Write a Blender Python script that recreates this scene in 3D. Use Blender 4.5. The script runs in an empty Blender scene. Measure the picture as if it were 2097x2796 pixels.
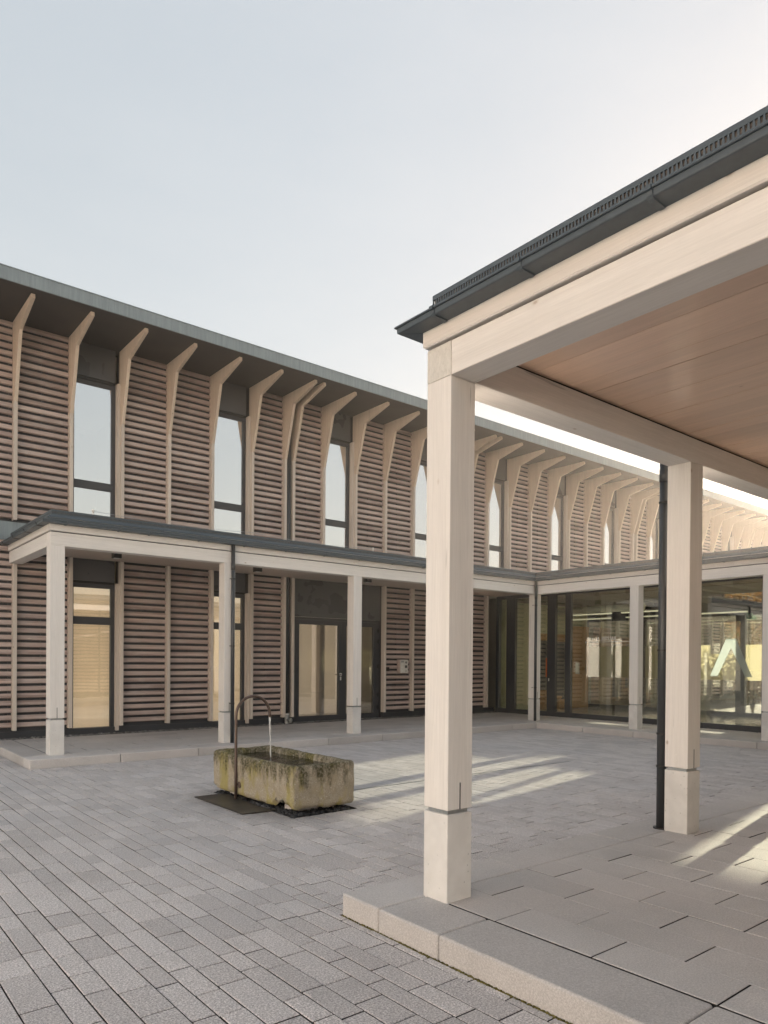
import bpy, bmesh, math, random
from mathutils import Vector, Matrix, noise

random.seed(7)
scene = bpy.context.scene
COL = scene.collection
R = math.radians

# ------------------------------------------------------------------ camera
F_PX, CY_PX, YAW, PITCH, ROLL, CAM_H = 1956.77, 1821.92, 0.8868, -0.0077, 0.0075, 1.6


def cam_axes():
    f = Vector((math.cos(YAW), math.sin(YAW), 0)); r = Vector((math.sin(YAW), -math.cos(YAW), 0)); u = Vector((0, 0, 1))
    f2 = f * math.cos(PITCH) + u * math.sin(PITCH); u2 = u * math.cos(PITCH) - f * math.sin(PITCH)
    r2 = r * math.cos(ROLL) + u2 * math.sin(ROLL); u3 = u2 * math.cos(ROLL) - r * math.sin(ROLL)
    return r2, u3, f2


CR, CU, CF = cam_axes()
cam_d = bpy.data.cameras.new('camera'); cam = bpy.data.objects.new('camera', cam_d); COL.objects.link(cam)
m = Matrix((CR, CU, -CF)).transposed().to_4x4(); m.translation = (0, 0, CAM_H)
cam.matrix_world = m
cam_d.sensor_fit = 'HORIZONTAL'; cam_d.sensor_width = 36
cam_d.lens = 36 * F_PX / 2097
cam_d.shift_y = (CY_PX - 1398) / 2097
cam_d.clip_start = 0.05; cam_d.clip_end = 3000
scene.camera = cam
scene.render.resolution_x, scene.render.resolution_y = 768, 1024


def px(p):
    """pixel of a world point in the 2097 x 2796 photograph (used only to rank pavers by size in view)"""
    v = Vector(p) - Vector((0, 0, CAM_H)); z = v.dot(CF)
    if z < 0.3: return None
    return 1048.5 + F_PX * v.dot(CR) / z, CY_PX - F_PX * v.dot(CU) / z, z


# ------------------------------------------------------------------ sky, sun, exposure
SUN_AZ, SUN_EL = R(10.3), R(10.3)          # azimuth from +X towards +Y
world = bpy.data.worlds.new('World'); scene.world = world; world.use_nodes = True
wn = world.node_tree.nodes; wl = world.node_tree.links; wn.clear()
sky = wn.new('ShaderNodeTexSky'); sky.sky_type = 'NISHITA'; sky.sun_disc = False
sky.sun_elevation = SUN_EL; sky.sun_rotation = math.pi / 2 - SUN_AZ
sky.air_density = 1.3; sky.dust_density = 1.2; sky.ozone_density = 2.0; sky.altitude = 300
hs = wn.new('ShaderNodeHueSaturation'); hs.inputs['Saturation'].default_value = 1.4
tcw = wn.new('ShaderNodeTexCoord'); mpw = wn.new('ShaderNodeMapping'); mpw.inputs['Scale'].default_value = (1.2, 1.2, 4.0)
nsw = wn.new('ShaderNodeTexNoise'); nsw.inputs['Scale'].default_value = 2.2; nsw.inputs['Detail'].default_value = 5; nsw.inputs['Roughness'].default_value = .55
crw = wn.new('ShaderNodeValToRGB'); crw.color_ramp.elements[0].position = .35; crw.color_ramp.elements[0].color = (.975, .98, .985, 1); crw.color_ramp.elements[1].position = .7; crw.color_ramp.elements[1].color = (1.03, 1.022, 1.015, 1)
cm = wn.new('ShaderNodeMix'); cm.data_type = 'RGBA'; cm.blend_type = 'MULTIPLY'; cm.inputs[0].default_value = 1.0
wl.new(tcw.outputs['Generated'], mpw.inputs[0]); wl.new(mpw.outputs[0], nsw.inputs['Vector']); wl.new(nsw.outputs['Fac'], crw.inputs[0]); wl.new(crw.outputs[0], cm.inputs[7])
bg = wn.new('ShaderNodeBackground'); bg.inputs['Strength'].default_value = 0.11
wo = wn.new('ShaderNodeOutputWorld')
gm = wn.new('ShaderNodeGamma'); gm.inputs['Gamma'].default_value = 0.24          # flattened brightness: softer contrast over the whole sky
ti = wn.new('ShaderNodeMix'); ti.data_type = 'RGBA'; ti.blend_type = 'MULTIPLY'; ti.inputs[0].default_value = 1.0; ti.inputs[7].default_value = (1.085, 0.995, 0.935, 1)
wl.new(sky.outputs[0], gm.inputs['Color']); wl.new(gm.outputs[0], hs.inputs['Color']); wl.new(hs.outputs[0], ti.inputs[6]); wl.new(ti.outputs[2], cm.inputs[6]); wl.new(cm.outputs[2], bg.inputs['Color']); wl.new(bg.outputs[0], wo.inputs['Surface'])

sd = bpy.data.lights.new('sun', 'SUN'); so = bpy.data.objects.new('sun', sd); COL.objects.link(so)
sd.energy = 5.0; sd.angle = R(0.5); sd.color = (1.0, 0.875, 0.745)
so.rotation_euler = Vector((math.cos(SUN_EL) * math.cos(SUN_AZ), math.cos(SUN_EL) * math.sin(SUN_AZ), math.sin(SUN_EL))).to_track_quat('Z', 'Y').to_euler()

vs = scene.view_settings
scene.display_settings.display_device = 'sRGB'
vs.view_transform = 'Standard'; vs.look = 'None'; vs.gamma = 1.0; vs.use_curve_mapping = False
vs.exposure = 2.55
scene.render.engine = 'CYCLES'
cy = scene.cycles
cy.max_bounces = 10; cy.diffuse_bounces = 4; cy.glossy_bounces = 5; cy.transparent_max_bounces = 16; cy.transmission_bounces = 6


# ------------------------------------------------------------------ materials
class NT:
    def __init__(s, name):
        s.m = bpy.data.materials.new(name); s.m.use_nodes = True
        s.t = s.m.node_tree; s.t.nodes.clear()
        s.out = s.n('ShaderNodeOutputMaterial')
        s.p = s.n('ShaderNodeBsdfPrincipled'); s.l(s.p.outputs[0], s.out.inputs['Surface'])

    def n(s, t, **k):
        x = s.t.nodes.new(t)
        for a, b in k.items(): setattr(x, a, b)
        return x

    def l(s, a, b): s.t.links.new(a, b)

    def pos(s, scale=(1, 1, 1)):
        g = s.n('ShaderNodeNewGeometry'); v = s.n('ShaderNodeVectorMath', operation='MULTIPLY'); v.inputs[1].default_value = scale
        s.l(g.outputs['Position'], v.inputs[0]); return v.outputs[0]

    def noise(s, vec, scale, detail=3, rough=.55, dist=0):
        x = s.n('ShaderNodeTexNoise'); x.inputs['Scale'].default_value = scale; x.inputs['Detail'].default_value = detail
        x.inputs['Roughness'].default_value = rough; x.inputs['Distortion'].default_value = dist
        s.l(vec, x.inputs['Vector']); return x.outputs['Fac']

    def ramp(s, fac, stops):
        x = s.n('ShaderNodeValToRGB'); e = x.color_ramp.elements
        while len(e) < len(stops): e.new(.5)
        for i, (p, c) in enumerate(stops):
            e[i].position = p; e[i].color = (c[0], c[1], c[2], 1) if not isinstance(c, (int, float)) else (c, c, c, 1)
        s.l(fac, x.inputs[0]); return x.outputs[0]

    def mix(s, fac, a, b, mode='MIX'):
        x = s.n('ShaderNodeMix', data_type='RGBA', blend_type=mode)
        for sock, v in ((0, fac), (6, a), (7, b)):
            if isinstance(v, (int, float)): x.inputs[sock].default_value = v
            elif isinstance(v, tuple): x.inputs[sock].default_value = (*v, 1)
            else: s.l(v, x.inputs[sock])
        return x.outputs[2]

    def math(s, op, a, b=0.0):
        x = s.n('ShaderNodeMath', operation=op)
        for i, v in ((0, a), (1, b)):
            if isinstance(v, (int, float)): x.inputs[i].default_value = v
            else: s.l(v, x.inputs[i])
        return x.outputs[0]

    def bump(s, h, strength, dist=.01):
        b = s.n('ShaderNodeBump'); b.inputs['Strength'].default_value = strength; b.inputs['Distance'].default_value = dist
        s.l(h, b.inputs['Height']); s.l(b.outputs[0], s.p.inputs['Normal'])

    def set(s, color=None, rough=None, metal=None, spec=None):
        for k, v in (('Base Color', color), ('Roughness', rough), ('Metallic', metal), ('Specular IOR Level', spec)):
            if v is None: continue
            if isinstance(v, tuple): s.p.inputs[k].default_value = (*v, 1)
            elif isinstance(v, (int, float)): s.p.inputs[k].default_value = v
            else: s.l(v, s.p.inputs[k])
        return s.m


def tup(c, k): return tuple(min(1, x * k) for x in c)


def wood(name, c, axis, rough=.6, var=.10, knots=True, streak=60, coat=0.0, board=.07):
    n = NT(name)
    sc = [1.0, 1.0, 1.0]; sc[axis] = .035
    oi = n.n('ShaderNodeObjectInfo')
    sh = n.n('ShaderNodeVectorMath', operation='ADD'); n.l(n.pos(tuple(sc)), sh.inputs[0])
    cb = n.n('ShaderNodeCombineXYZ')
    for k in range(3): n.l(n.math('MULTIPLY', oi.outputs['Random'], 7.0), cb.inputs[k])
    n.l(cb.outputs[0], sh.inputs[1]); v = sh.outputs[0]
    g1 = n.noise(v, streak, 4, .6, .4); g2 = n.noise(v, 9, 3, .6, .8); g3 = n.noise(v, 170, 2, .5)
    col = n.ramp(g1, [(.3, tup(c, 1 - var * 1.2)), (.7, tup(c, 1 + var * .5))])
    col = n.mix(.5, col, n.ramp(g2, [(.3, tup((c[0], c[1] * .985, c[2] * .96), 1 - var * 1.3)), (.7, tup(c, 1 + var * .5))]))
    col = n.mix(1.0, col, n.ramp(g3, [(.3, 1 - var * .45), (.7, 1 + var * .2)]), 'MULTIPLY')
    col = n.mix(1.0, col, n.ramp(oi.outputs['Random'], [(0, 1 - board), (1, 1 + board * .6)]), 'MULTIPLY')
    # weather marks: soft greyish clouds
    col = n.mix(n.ramp(n.noise(n.pos(), 2.3, 5, .65), [(.5, 0.0), (.8, .30)]), col, tup((c[0] * .93, c[1] * .94, c[2] * .95), .82))
    # fine drying cracks along the grain
    ck = n.math('MULTIPLY', n.ramp(n.noise(v, 34, 1, .4), [(.735, 0.0), (.755, 1.0)]), n.ramp(n.noise(n.pos(), 1.7, 2), [(.5, 0.0), (.6, .6)]))
    col = n.mix(ck, col, tup(c, .5))
    if knots:
        s2 = [1.0, 1.0, 1.0]; s2[axis] = .55
        vo = n.n('ShaderNodeTexVoronoi'); vo.inputs['Scale'].default_value = 5.2
        n.l(n.pos(tuple(s2)), vo.inputs['Vector'])
        sep = n.n('ShaderNodeSeparateColor'); n.l(vo.outputs['Color'], sep.inputs[0])
        sel = n.math('GREATER_THAN', sep.outputs[0], .5)
        k = n.ramp(vo.outputs['Distance'], [(.035, 1.0), (.05, .35), (.085, 0.0)])
        col = n.mix(n.math('MULTIPLY', n.math('MULTIPLY', k, sel), .72), col, tup((c[0], c[1] * .80, c[2] * .64), .50))
    n.set(col, rough)
    n.bump(g1, .18, .003)
    if coat: n.p.inputs['Coat Weight'].default_value = coat; n.p.inputs['Coat Roughness'].default_value = .22
    return n.m


PALE = (.81, .775, .735)
W = [wood('pale_wood_x', PALE, 0, var=.10, board=.03), wood('pale_wood_y', PALE, 1, var=.10, board=.03), wood('pale_wood_z', PALE, 2, var=.10, board=.03)]
CEIL = [wood('ceiling_wood_x', (.66, .56, .48), 0, .42, .14, True, 60, .2), wood('ceiling_wood_y', (.80, .575, .435), 1, .32, .11, True, 60, .5, .10)]
FIN = wood('fin_wood', (.68, .575, .47), 2, .62, .12)
STRIP = wood('strip_wood', (.68, .61, .54), 2, .7, .13)
HALLWOOD = wood('interior_oak', (.58, .33, .14), 2, .5, .25)
SLIT = None


def mk_slat():
    n = NT('slat_wood')
    g = n.n('ShaderNodeNewGeometry'); sp = n.n('ShaderNodeSeparateXYZ'); n.l(g.outputs['Position'], sp.inputs[0])
    row = n.math('FLOOR', n.math('DIVIDE', n.math('SUBTRACT', sp.outputs[2], .264), .134))
    colm = n.math('FLOOR', n.math('DIVIDE', n.math('SUBTRACT', sp.outputs[0], 3.044), .968))
    cb = n.n('ShaderNodeCombineXYZ'); n.l(row, cb.inputs[0]); n.l(colm, cb.inputs[1])
    wn_ = n.n('ShaderNodeTexWhiteNoise', noise_dimensions='3D'); n.l(cb.outputs[0], wn_.inputs['Vector'])
    base = n.ramp(wn_.outputs['Value'], [(0, (.35, .27, .24)), (.3, (.45, .355, .32)), (.7, (.51, .405, .36)), (1, (.61, .50, .45))])
    off = n.n('ShaderNodeVectorMath', operation='ADD'); n.l(n.pos((.05, 1, 1)), off.inputs[0]); n.l(wn_.outputs['Color'], off.inputs[1])
    gr = n.noise(off.outputs[0], 45, 4, .65, .5)
    base = n.mix(1.0, base, n.ramp(gr, [(.25, .72), (.75, 1.2)]), 'MULTIPLY')
    wear = n.ramp(n.noise(n.pos((1.2, 1, 2)), 2.3, 4), [(.45, 0.0), (.75, .5)])
    base = n.mix(wear, base, (.58, .52, .49))
    vo = n.n('ShaderNodeTexVoronoi'); vo.inputs['Scale'].default_value = 3.4; n.l(n.pos((1.2, 3, 3)), vo.inputs['Vector'])
    base = n.mix(n.math('MULTIPLY', n.ramp(vo.outputs['Distance'], [(.03, 1.0), (.06, 0.0)]), .6), base, (.10, .06, .045))
    n.set(base, .72, spec=.3); n.bump(gr, .3, .004); return n.m


SLAT = mk_slat()


def speck(name, a, b, scale, rough=.8, bump=.25, macro=.14, tint=None, pits=0, random_amt=0.12, damp=False):
    n = NT(name)
    v = n.pos()
    f = n.math('ADD', n.math('MULTIPLY', n.noise(v, scale, 2, .6), .5), n.math('MULTIPLY', n.noise(v, scale * .42, 2, .6), .5))
    col = n.ramp(f, [(.40, a), (.52, tuple((x + y) / 2 for x, y in zip(a, b))), (.61, b)])
    mz = n.noise(v, 1.1, 4, .6)
    col = n.mix(1.0, col, n.ramp(mz, [(.3, 1 - macro), (.7, 1 + macro * .6)]), 'MULTIPLY')
    if tint: col = n.mix(n.ramp(n.noise(v, .55, 3), [(.48, 0.0), (.66, .35)]), col, tint)
    oi = n.n('ShaderNodeObjectInfo'); at = n.n('ShaderNodeAttribute', attribute_name='rnd')
    rr = n.math('FRACT', n.math('ADD', oi.outputs['Random'], at.outputs['Fac']))
    col = n.mix(1.0, col, n.ramp(rr, [(0, 1 - random_amt), (1, 1 + random_amt * .6)]), 'MULTIPLY')
    h = f
    if damp:
        dd = n.n('ShaderNodeVectorMath', operation='DISTANCE'); n.l(n.pos((1, .62, 0)), dd.inputs[0]); dd.inputs[1].default_value = (4.1, 7.1 * .62, 0)
        wet = n.ramp(n.math('ADD', dd.outputs['Value'], n.math('MULTIPLY', n.math('SUBTRACT', n.noise(v, 2.6, 4), .5), .9)), [(.55, .5), (.95, 0.0)])
        col = n.mix(wet, col, (.20, .19, .19))
        st = n.ramp(n.noise(v, 3.4, 5, .7), [(.56, 0.0), (.74, .34)])
        col = n.mix(st, col, (.30, .275, .26))
    if pits:
        vo = n.n('ShaderNodeTexVoronoi'); vo.inputs['Scale'].default_value = pits; n.l(v, vo.inputs['Vector'])
        pk = n.ramp(vo.outputs['Distance'], [(.08, 1.0), (.16, 0.0)])
        se = n.n('ShaderNodeSeparateColor'); n.l(vo.outputs['Color'], se.inputs[0])
        pk = n.math('MULTIPLY', pk, n.math('GREATER_THAN', se.outputs[0], .55))
        col = n.mix(n.math('MULTIPLY', pk, .6), col, tup(a, .45))
    n.set(col, rough, spec=.35); n.bump(h, bump, .004); return n.m


PAVER = speck('paver_concrete', (.33, .305, .296), (.84, .79, .77), 230, .82, .45, .08, (.42, .42, .435), 0, .13, True)
SLAB = speck('slab_concrete', (.46, .435, .42), (.66, .63, .605), 260, .72, .2, .16, (.42, .375, .355), 0, .08)
KERB = speck('kerb_concrete', (.44, .415, .40), (.63, .60, .58), 240, .75, .25, .16, (.44, .39, .37), 90, .10)
BASE = speck('cast_concrete', (.68, .66, .63), (.75, .73, .70), 9, .7, .05, .12, None, 26, .05)
SAND = speck('joint_sand', (.018, .016, .015), (.05, .045, .04), 300, .95, .2, .1)
ROOFSTONE = speck('roof_substrate', (.05, .042, .035), (.24, .20, .17), 120, .95, .6, .3)
PEBBLE = speck('grey_pebble', (.10, .10, .10), (.34, .33, .32), 30, .8, .2, .3, None, 0, .5)
DPEBBLE = speck('dark_pebble', (.028, .029, .032), (.07, .072, .078), 30, .7, .2, .3, None, 0, .6)
LAND = speck('pale_gravel_ground', (.22, .20, .16), (.36, .33, .27), 40, .95, .2, .3)


def metal(name, c, rough=.45, metallic=.0, streak=0.0, axis=2, spec=.5):
    n = NT(name)
    sc = [1, 1, 1]; sc[axis] = .06
    f = n.noise(n.pos(tuple(sc)), 26, 4, .65); g = n.noise(n.pos(), 1.4, 3)
    col = n.ramp(f, [(.3, tup(c, 1 - streak)), (.72, tup(c, 1 + streak))])
    col = n.mix(1.0, col, n.ramp(g, [(.3, .93), (.7, 1.07)]), 'MULTIPLY')
    n.set(col, n.ramp(g, [(.3, max(.05, rough - .06)), (.7, rough + .08)]), metallic, spec); return n.m


ANTH = metal('anthracite_metal', (.052, .055, .062), .42)
PANEL = metal('anthracite_panel', (.085, .088, .094), .30)
SOFFIT = metal('soffit_board', (.046, .044, .046), .6)
ZINC = metal('weathered_zinc', (.24, .285, .305), .5, .25, .14, 2)
GUTTER = metal('gutter_zinc', (.072, .092, .108), .42, .05, .10, 2)
PIPE = metal('downpipe_metal', (.060, .064, .068), .4, .3, .06, 2)
GALV = metal('galvanised_steel', (.42, .44, .45), .4, .8, .12)
STEEL = metal('brushed_steel', (.70, .69, .66), .35, .3, .05)
RUSTY = metal('bronzed_steel', (.135, .098, .082), .38, .45, .18)
PLATE = metal('dark_steel_plate', (.060, .055, .050), .42, .3, .2, 0)
WHITE = metal('white_enamel', (.75, .74, .70), .4)
BLACK = metal('black_plastic', (.015, .015, .016), .4)
GLOW_BLIND = metal('glowing_beige_blind', (.86, .72, .51), .85, 0, .03, 2, .1)
GLOW_BLIND.node_tree.nodes['Principled BSDF'].inputs['Emission Color'].default_value = (1.0, .77, .47, 1)      # added warm glow, standing in for warm reflections in the lower panes
GLOW_BLIND.node_tree.nodes['Principled BSDF'].inputs['Emission Strength'].default_value = .07
INWALL = metal('pale_plaster', (.58, .56, .48), .85, 0, .02, 2, .1)
GREENWALL = metal('pale_green_plaster', (.70, .69, .50), .85, 0, .02, 2, .1)
DARKCEIL = metal('dark_ceiling', (.20, .185, .16), .7)
LIT = metal('lit_tube', (.8, .78, .6), .5)
LIT.node_tree.nodes['Principled BSDF'].inputs['Emission Color'].default_value = (1.0, .92, .66, 1)
LIT.node_tree.nodes['Principled BSDF'].inputs['Emission Strength'].default_value = .10
INFLOOR = metal('polished_floor', (.34, .31, .26), .16)
ORANGE = metal('orange_handle', (.62, .16, .04), .45)
GREEN = metal('green_sign', (.05, .20, .11), .5)
STICK = metal('pale_blue_film', (.55, .66, .66), .5)


def glass(name, refl, tint, gl=(1, 1, 1)):
    n = NT(name); n.t.nodes.remove(n.p)
    tr = n.n('ShaderNodeBsdfTransparent'); tr.inputs[0].default_value = (*tint, 1)
    g = n.n('ShaderNodeBsdfGlossy'); g.inputs['Roughness'].default_value = 0.0; g.inputs[0].default_value = (*gl, 1)
    b = n.n('ShaderNodeBump'); b.inputs['Strength'].default_value = .02; b.inputs['Distance'].default_value = .05
    n.l(n.noise(n.pos(), 1.3, 1), b.inputs['Height']); n.l(b.outputs[0], g.inputs['Normal'])
    lw = n.n('ShaderNodeFresnel'); lw.inputs['IOR'].default_value = 1.5
    f = n.math('MINIMUM', n.math('ADD', lw.outputs[0], refl), .95)
    mx = n.n('ShaderNodeMixShader'); n.l(f, mx.inputs[0]); n.l(tr.outputs[0], mx.inputs[1]); n.l(g.outputs[0], mx.inputs[2])
    n.l(mx.outputs[0], n.out.inputs['Surface']); return n.m


GL_UP = glass('solar_glass', .66, (.80, .82, .80))
GL_LOW = glass('window_glass', .12, (.95, .935, .92))
GL_HALL = glass('hall_glass', .12, (.93, .95, .90))
GL_REAR = glass('rear_glass', .25, (.95, .96, .93))


def film(name, c, k):
    n = NT(name); n.t.nodes.remove(n.p)
    d = n.n('ShaderNodeBsdfDiffuse'); d.inputs[0].default_value = (*c, 1)
    t = n.n('ShaderNodeBsdfTranslucent'); t.inputs[0].default_value = (*c, 1)
    tr = n.n('ShaderNodeBsdfTransparent')
    a = n.n('ShaderNodeMixShader'); a.inputs[0].default_value = .6; n.l(d.outputs[0], a.inputs[1]); n.l(t.outputs[0], a.inputs[2])
    b = n.n('ShaderNodeMixShader'); b.inputs[0].default_value = k; n.l(a.outputs[0], b.inputs[1]); n.l(tr.outputs[0], b.inputs[2])
    n.l(b.outputs[0], n.out.inputs['Surface']); return n.m


FOIL = film('frosted_film', (.66, .63, .48), .12)
SIGNFILM = film('pale_blue_sign_film', (.60, .66, .645), .35)


def mk_stone():
    n = NT('mossy_sandstone')
    v = n.pos(); sp = n.n('ShaderNodeSeparateXYZ'); n.l(v, sp.inputs[0])
    f = n.noise(v, 120, 3, .6); g = n.noise(v, 7, 5, .65); big = n.noise(n.pos((1, 1, .35)), 4.5, 4, .6)
    col = n.ramp(f, [(.3, (.22, .19, .14)), (.5, (.38, .335, .26)), (.7, (.56, .50, .40))])
    col = n.mix(n.ramp(g, [(.45, 0.0), (.62, .7)]), col, (.35, .30, .21))
    yel = n.ramp(big, [(.50, 0.0), (.60, .8)])
    col = n.mix(n.math('MULTIPLY', yel, n.ramp(f, [(.3, .5), (.6, 1.0)])), col, (.36, .31, .085))
    # dark lichen crust, thickest on the upper part of the stone
    hgt = n.math('ADD', n.math('MULTIPLY', sp.outputs[2], 1.5), n.math('MULTIPLY', n.math('SUBTRACT', n.noise(n.pos((1, 1, .3)), 9, 5, .65), .5), 1.5))
    dk = n.ramp(hgt, [(.47, 0.0), (.73, .95)])
    col = n.mix(n.math('MULTIPLY', dk, n.ramp(n.noise(v, 40, 3), [(.35, .4), (.6, 1.0)])), col, (.062, .058, .028))
    vo = n.n('ShaderNodeTexVoronoi'); vo.inputs['Scale'].default_value = 34; n.l(v, vo.inputs['Vector'])
    se = n.n('ShaderNodeSeparateColor'); n.l(vo.outputs['Color'], se.inputs[0])
    sp_ = n.math('MULTIPLY', n.ramp(vo.outputs['Distance'], [(.14, 1.0), (.25, 0.0)]), n.math('GREATER_THAN', se.outputs[0], .86))
    col = n.mix(n.math('MULTIPLY', sp_, .8), col, (.55, .53, .44))
    n.set(col, .92, spec=.2)
    n.bump(n.mix(.5, f, n.noise(v, 28, 4, .7)), .9, .012); return n.m


STONE = mk_stone()


def mk_water():
    n = NT('trough_water')
    v = n.n('ShaderNodeVectorMath', operation='SUBTRACT'); n.l(n.pos(), v.inputs[0]); v.inputs[1].default_value = (4.32, 7.44, 0)
    w_ = n.n('ShaderNodeTexWave', wave_type='RINGS', rings_direction='SPHERICAL'); w_.inputs['Scale'].default_value = 5.5; w_.inputs['Distortion'].default_value = 4; w_.inputs['Detail'].default_value = 3
    n.l(v.outputs[0], w_.inputs['Vector'])
    n.set((.018, .017, .009), .04, spec=.6)
    n.bump(n.mix(.5, w_.outputs['Fac'], n.noise(n.pos(), 22, 3)), .35, .02); return n.m


WATER = mk_water()


def mk_jet():
    n = NT('falling_water'); n.set((.85, .86, .85), .12, spec=.8)
    n.p.inputs['Transmission Weight'].default_value = .3; n.p.inputs['IOR'].default_value = 1.33
    n.bump(n.noise(n.pos((1, 1, .3)), 90, 2), .6, .01); return n.m


JET = mk_jet()


def leafm(name, a, b):
    n = NT(name); oi = n.n('ShaderNodeNewGeometry')
    n.set(n.ramp(oi.outputs['Random Per Island'], [(0, a), (1, b)]), .7); return n.m


LEAF = [leafm('autumn_leaf', (.16, .07, .02), (.22, .14, .04)), leafm('green_leaf', (.05, .07, .02), (.10, .11, .03))]
BARK = metal('bark', (.10, .08, .06), .9, 0, .2)


# ------------------------------------------------------------------ mesh helpers
class MB:
    def __init__(s): s.v = []; s.f = []; s.r = []

    def add(s, vs_, fs, rnd=0.0):
        o = len(s.v); s.v += [tuple(x) for x in vs_]; s.f += [tuple(i + o for i in f) for f in fs]; s.r += [rnd] * len(fs); return s

    def box(s, x0, x1, y0, y1, z0, z1, rnd=0.0):
        return s.add([(x0, y0, z0), (x1, y0, z0), (x1, y1, z0), (x0, y1, z0), (x0, y0, z1), (x1, y0, z1), (x1, y1, z1), (x0, y1, z1)],
                     [(0, 3, 2, 1), (4, 5, 6, 7), (0, 1, 5, 4), (1, 2, 6, 5), (2, 3, 7, 6), (3, 0, 4, 7)], rnd)

    def prism(s, poly, fn, t0, t1):
        """poly of (u, w) swept between t0 and t1, fn(u, w, t) -> point; t0/t1 may be functions of u"""
        n = len(poly); a = t0 if callable(t0) else (lambda u: t0); b = t1 if callable(t1) else (lambda u: t1)
        vs_ = [fn(u, w_, a(u)) for u, w_ in poly] + [fn(u, w_, b(u)) for u, w_ in poly]
        fs = [tuple(range(n)), tuple(range(2 * n - 1, n - 1, -1))] + [(i, i + n, (i + 1) % n + n, (i + 1) % n) for i in range(n)]
        return s.add(vs_, fs)

    def tube(s, path, rad, n=12, caps=True):
        path = [Vector(p) for p in path]; rings = []
        rr = rad if isinstance(rad, (list, tuple)) else [rad] * len(path)
        t = (path[1] - path[0]).normalized(); u = t.orthogonal().normalized()
        for i, p in enumerate(path):
            t2 = (path[min(i + 1, len(path) - 1)] - path[max(i - 1, 0)]).normalized()
            u = (u - t2 * u.dot(t2)).normalized(); w_ = t2.cross(u)
            rings.append([p + (u * math.cos(2 * math.pi * k / n) + w_ * math.sin(2 * math.pi * k / n)) * rr[i] for k in range(n)])
        vs_ = [v for r_ in rings for v in r_]
        fs = [(i * n + k, i * n + (k + 1) % n, (i + 1) * n + (k + 1) % n, (i + 1) * n + k) for i in range(len(path) - 1) for k in range(n)]
        if caps: fs += [tuple(range(n - 1, -1, -1)), tuple((len(path) - 1) * n + k for k in range(n))]
        return s.add(vs_, fs)

    def mesh(s, name, mat, bevel=0.0, smooth=False, seg=1):
        me = bpy.data.meshes.new(name); me.from_pydata(s.v, [], s.f)
        if any(s.r):
            at = me.attributes.new('rnd', 'FLOAT', 'FACE'); at.data.foreach_set('value', s.r)
        bm = bmesh.new(); bm.from_mesh(me)
        bmesh.ops.recalc_face_normals(bm, faces=bm.faces)
        if bevel:
            bmesh.ops.bevel(bm, geom=[e for e in bm.edges if len(e.link_faces) == 2 and e.calc_face_angle(0) > .6], offset=bevel, segments=seg, profile=.5, affect='EDGES', clamp_overlap=True)
        bm.to_mesh(me); bm.free()
        if mat: me.materials.append(mat)
        if smooth:
            for p in me.polygons: p.use_smooth = True
        return me

    def build(s, name, mat, parent=None, bevel=0.0, smooth=False, kind=None, label=None, cat=None, group=None, seg=1):
        return put(name, s.mesh(name, mat, bevel, smooth, seg), parent, kind, label, cat, group)


def put(name, me, parent=None, kind=None, label=None, cat=None, group=None, loc=None, rot=None):
    o = bpy.data.objects.new(name, me); COL.objects.link(o)
    if loc: o.location = loc
    if rot: o.rotation_euler = rot
    if parent:
        o.parent = parent
        o.matrix_parent_inverse = Matrix.Translation(-parent.location)   # every object keeps its world place
    if kind: o['kind'] = kind
    if label: o['label'] = label
    if cat: o['category'] = cat
    if group: o['group'] = group
    return o


def thing(name, loc, label, cat, group=None):
    o = bpy.data.objects.new(name, None); COL.objects.link(o); o.location = loc; o.empty_display_size = .2
    o['label'] = label; o['category'] = cat
    if group: o['group'] = group
    return o


def B(x0, x1, y0, y1, z0, z1): return MB().box(x0, x1, y0, y1, z0, z1)


# ------------------------------------------------------------------ key dimensions
P = .136                                 # top of the raised walkways
ZB, ZG, ZP = 3.3345, 3.541, .671         # beam underside, beam top, post base top
PW = .211                                # post width
AX, AY = 3.041, 3.111                    # near corner of the foreground corner post
CX, CYY = 2.944, 11.642                  # near corner of the far canopy's corner post
XD = 14.424                              # front of the canopy along the glazed hall
NKX, NKY = 2.654, 3.665                  # kerb corner, foreground walkway
LKX, LKY, RKX = 2.578, 11.265, 14.035    # kerb lines of the far walkways
F0, MOD = 3.036, .968                    # facade module
YF, YN, YG = 14.35, 14.43, 14.58         # fin front, slat nose, glass
HX, HR = 16.10, 20.50                    # hall front and rear glazing
MX0, MX1 = 2.04, 37.0                    # ends of the long building
ZS = 7.745                               # eave soffit

# ------------------------------------------------------------------ ground and courtyard
g = MB(); g.add([(-160, -160, -.06), (160, -160, -.06), (160, 160, -.06), (-160, 160, -.06)], [(0, 1, 2, 3)])
g.build('ground', LAND, kind='structure')
yard = B(-9, 15, -16, 14.6, -.05, -.019).build('courtyard', SAND, kind='structure')

HOLES = [(NKX - .006, 40, -40, NKY + .006), (LKX - .006, 40, LKY - .006, 40), (RKX - .006, 40, -40, 40), (3.90, 4.725, 6.22, 8.04), (4.95, 9.77, 7.126, 7.154)]


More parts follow.
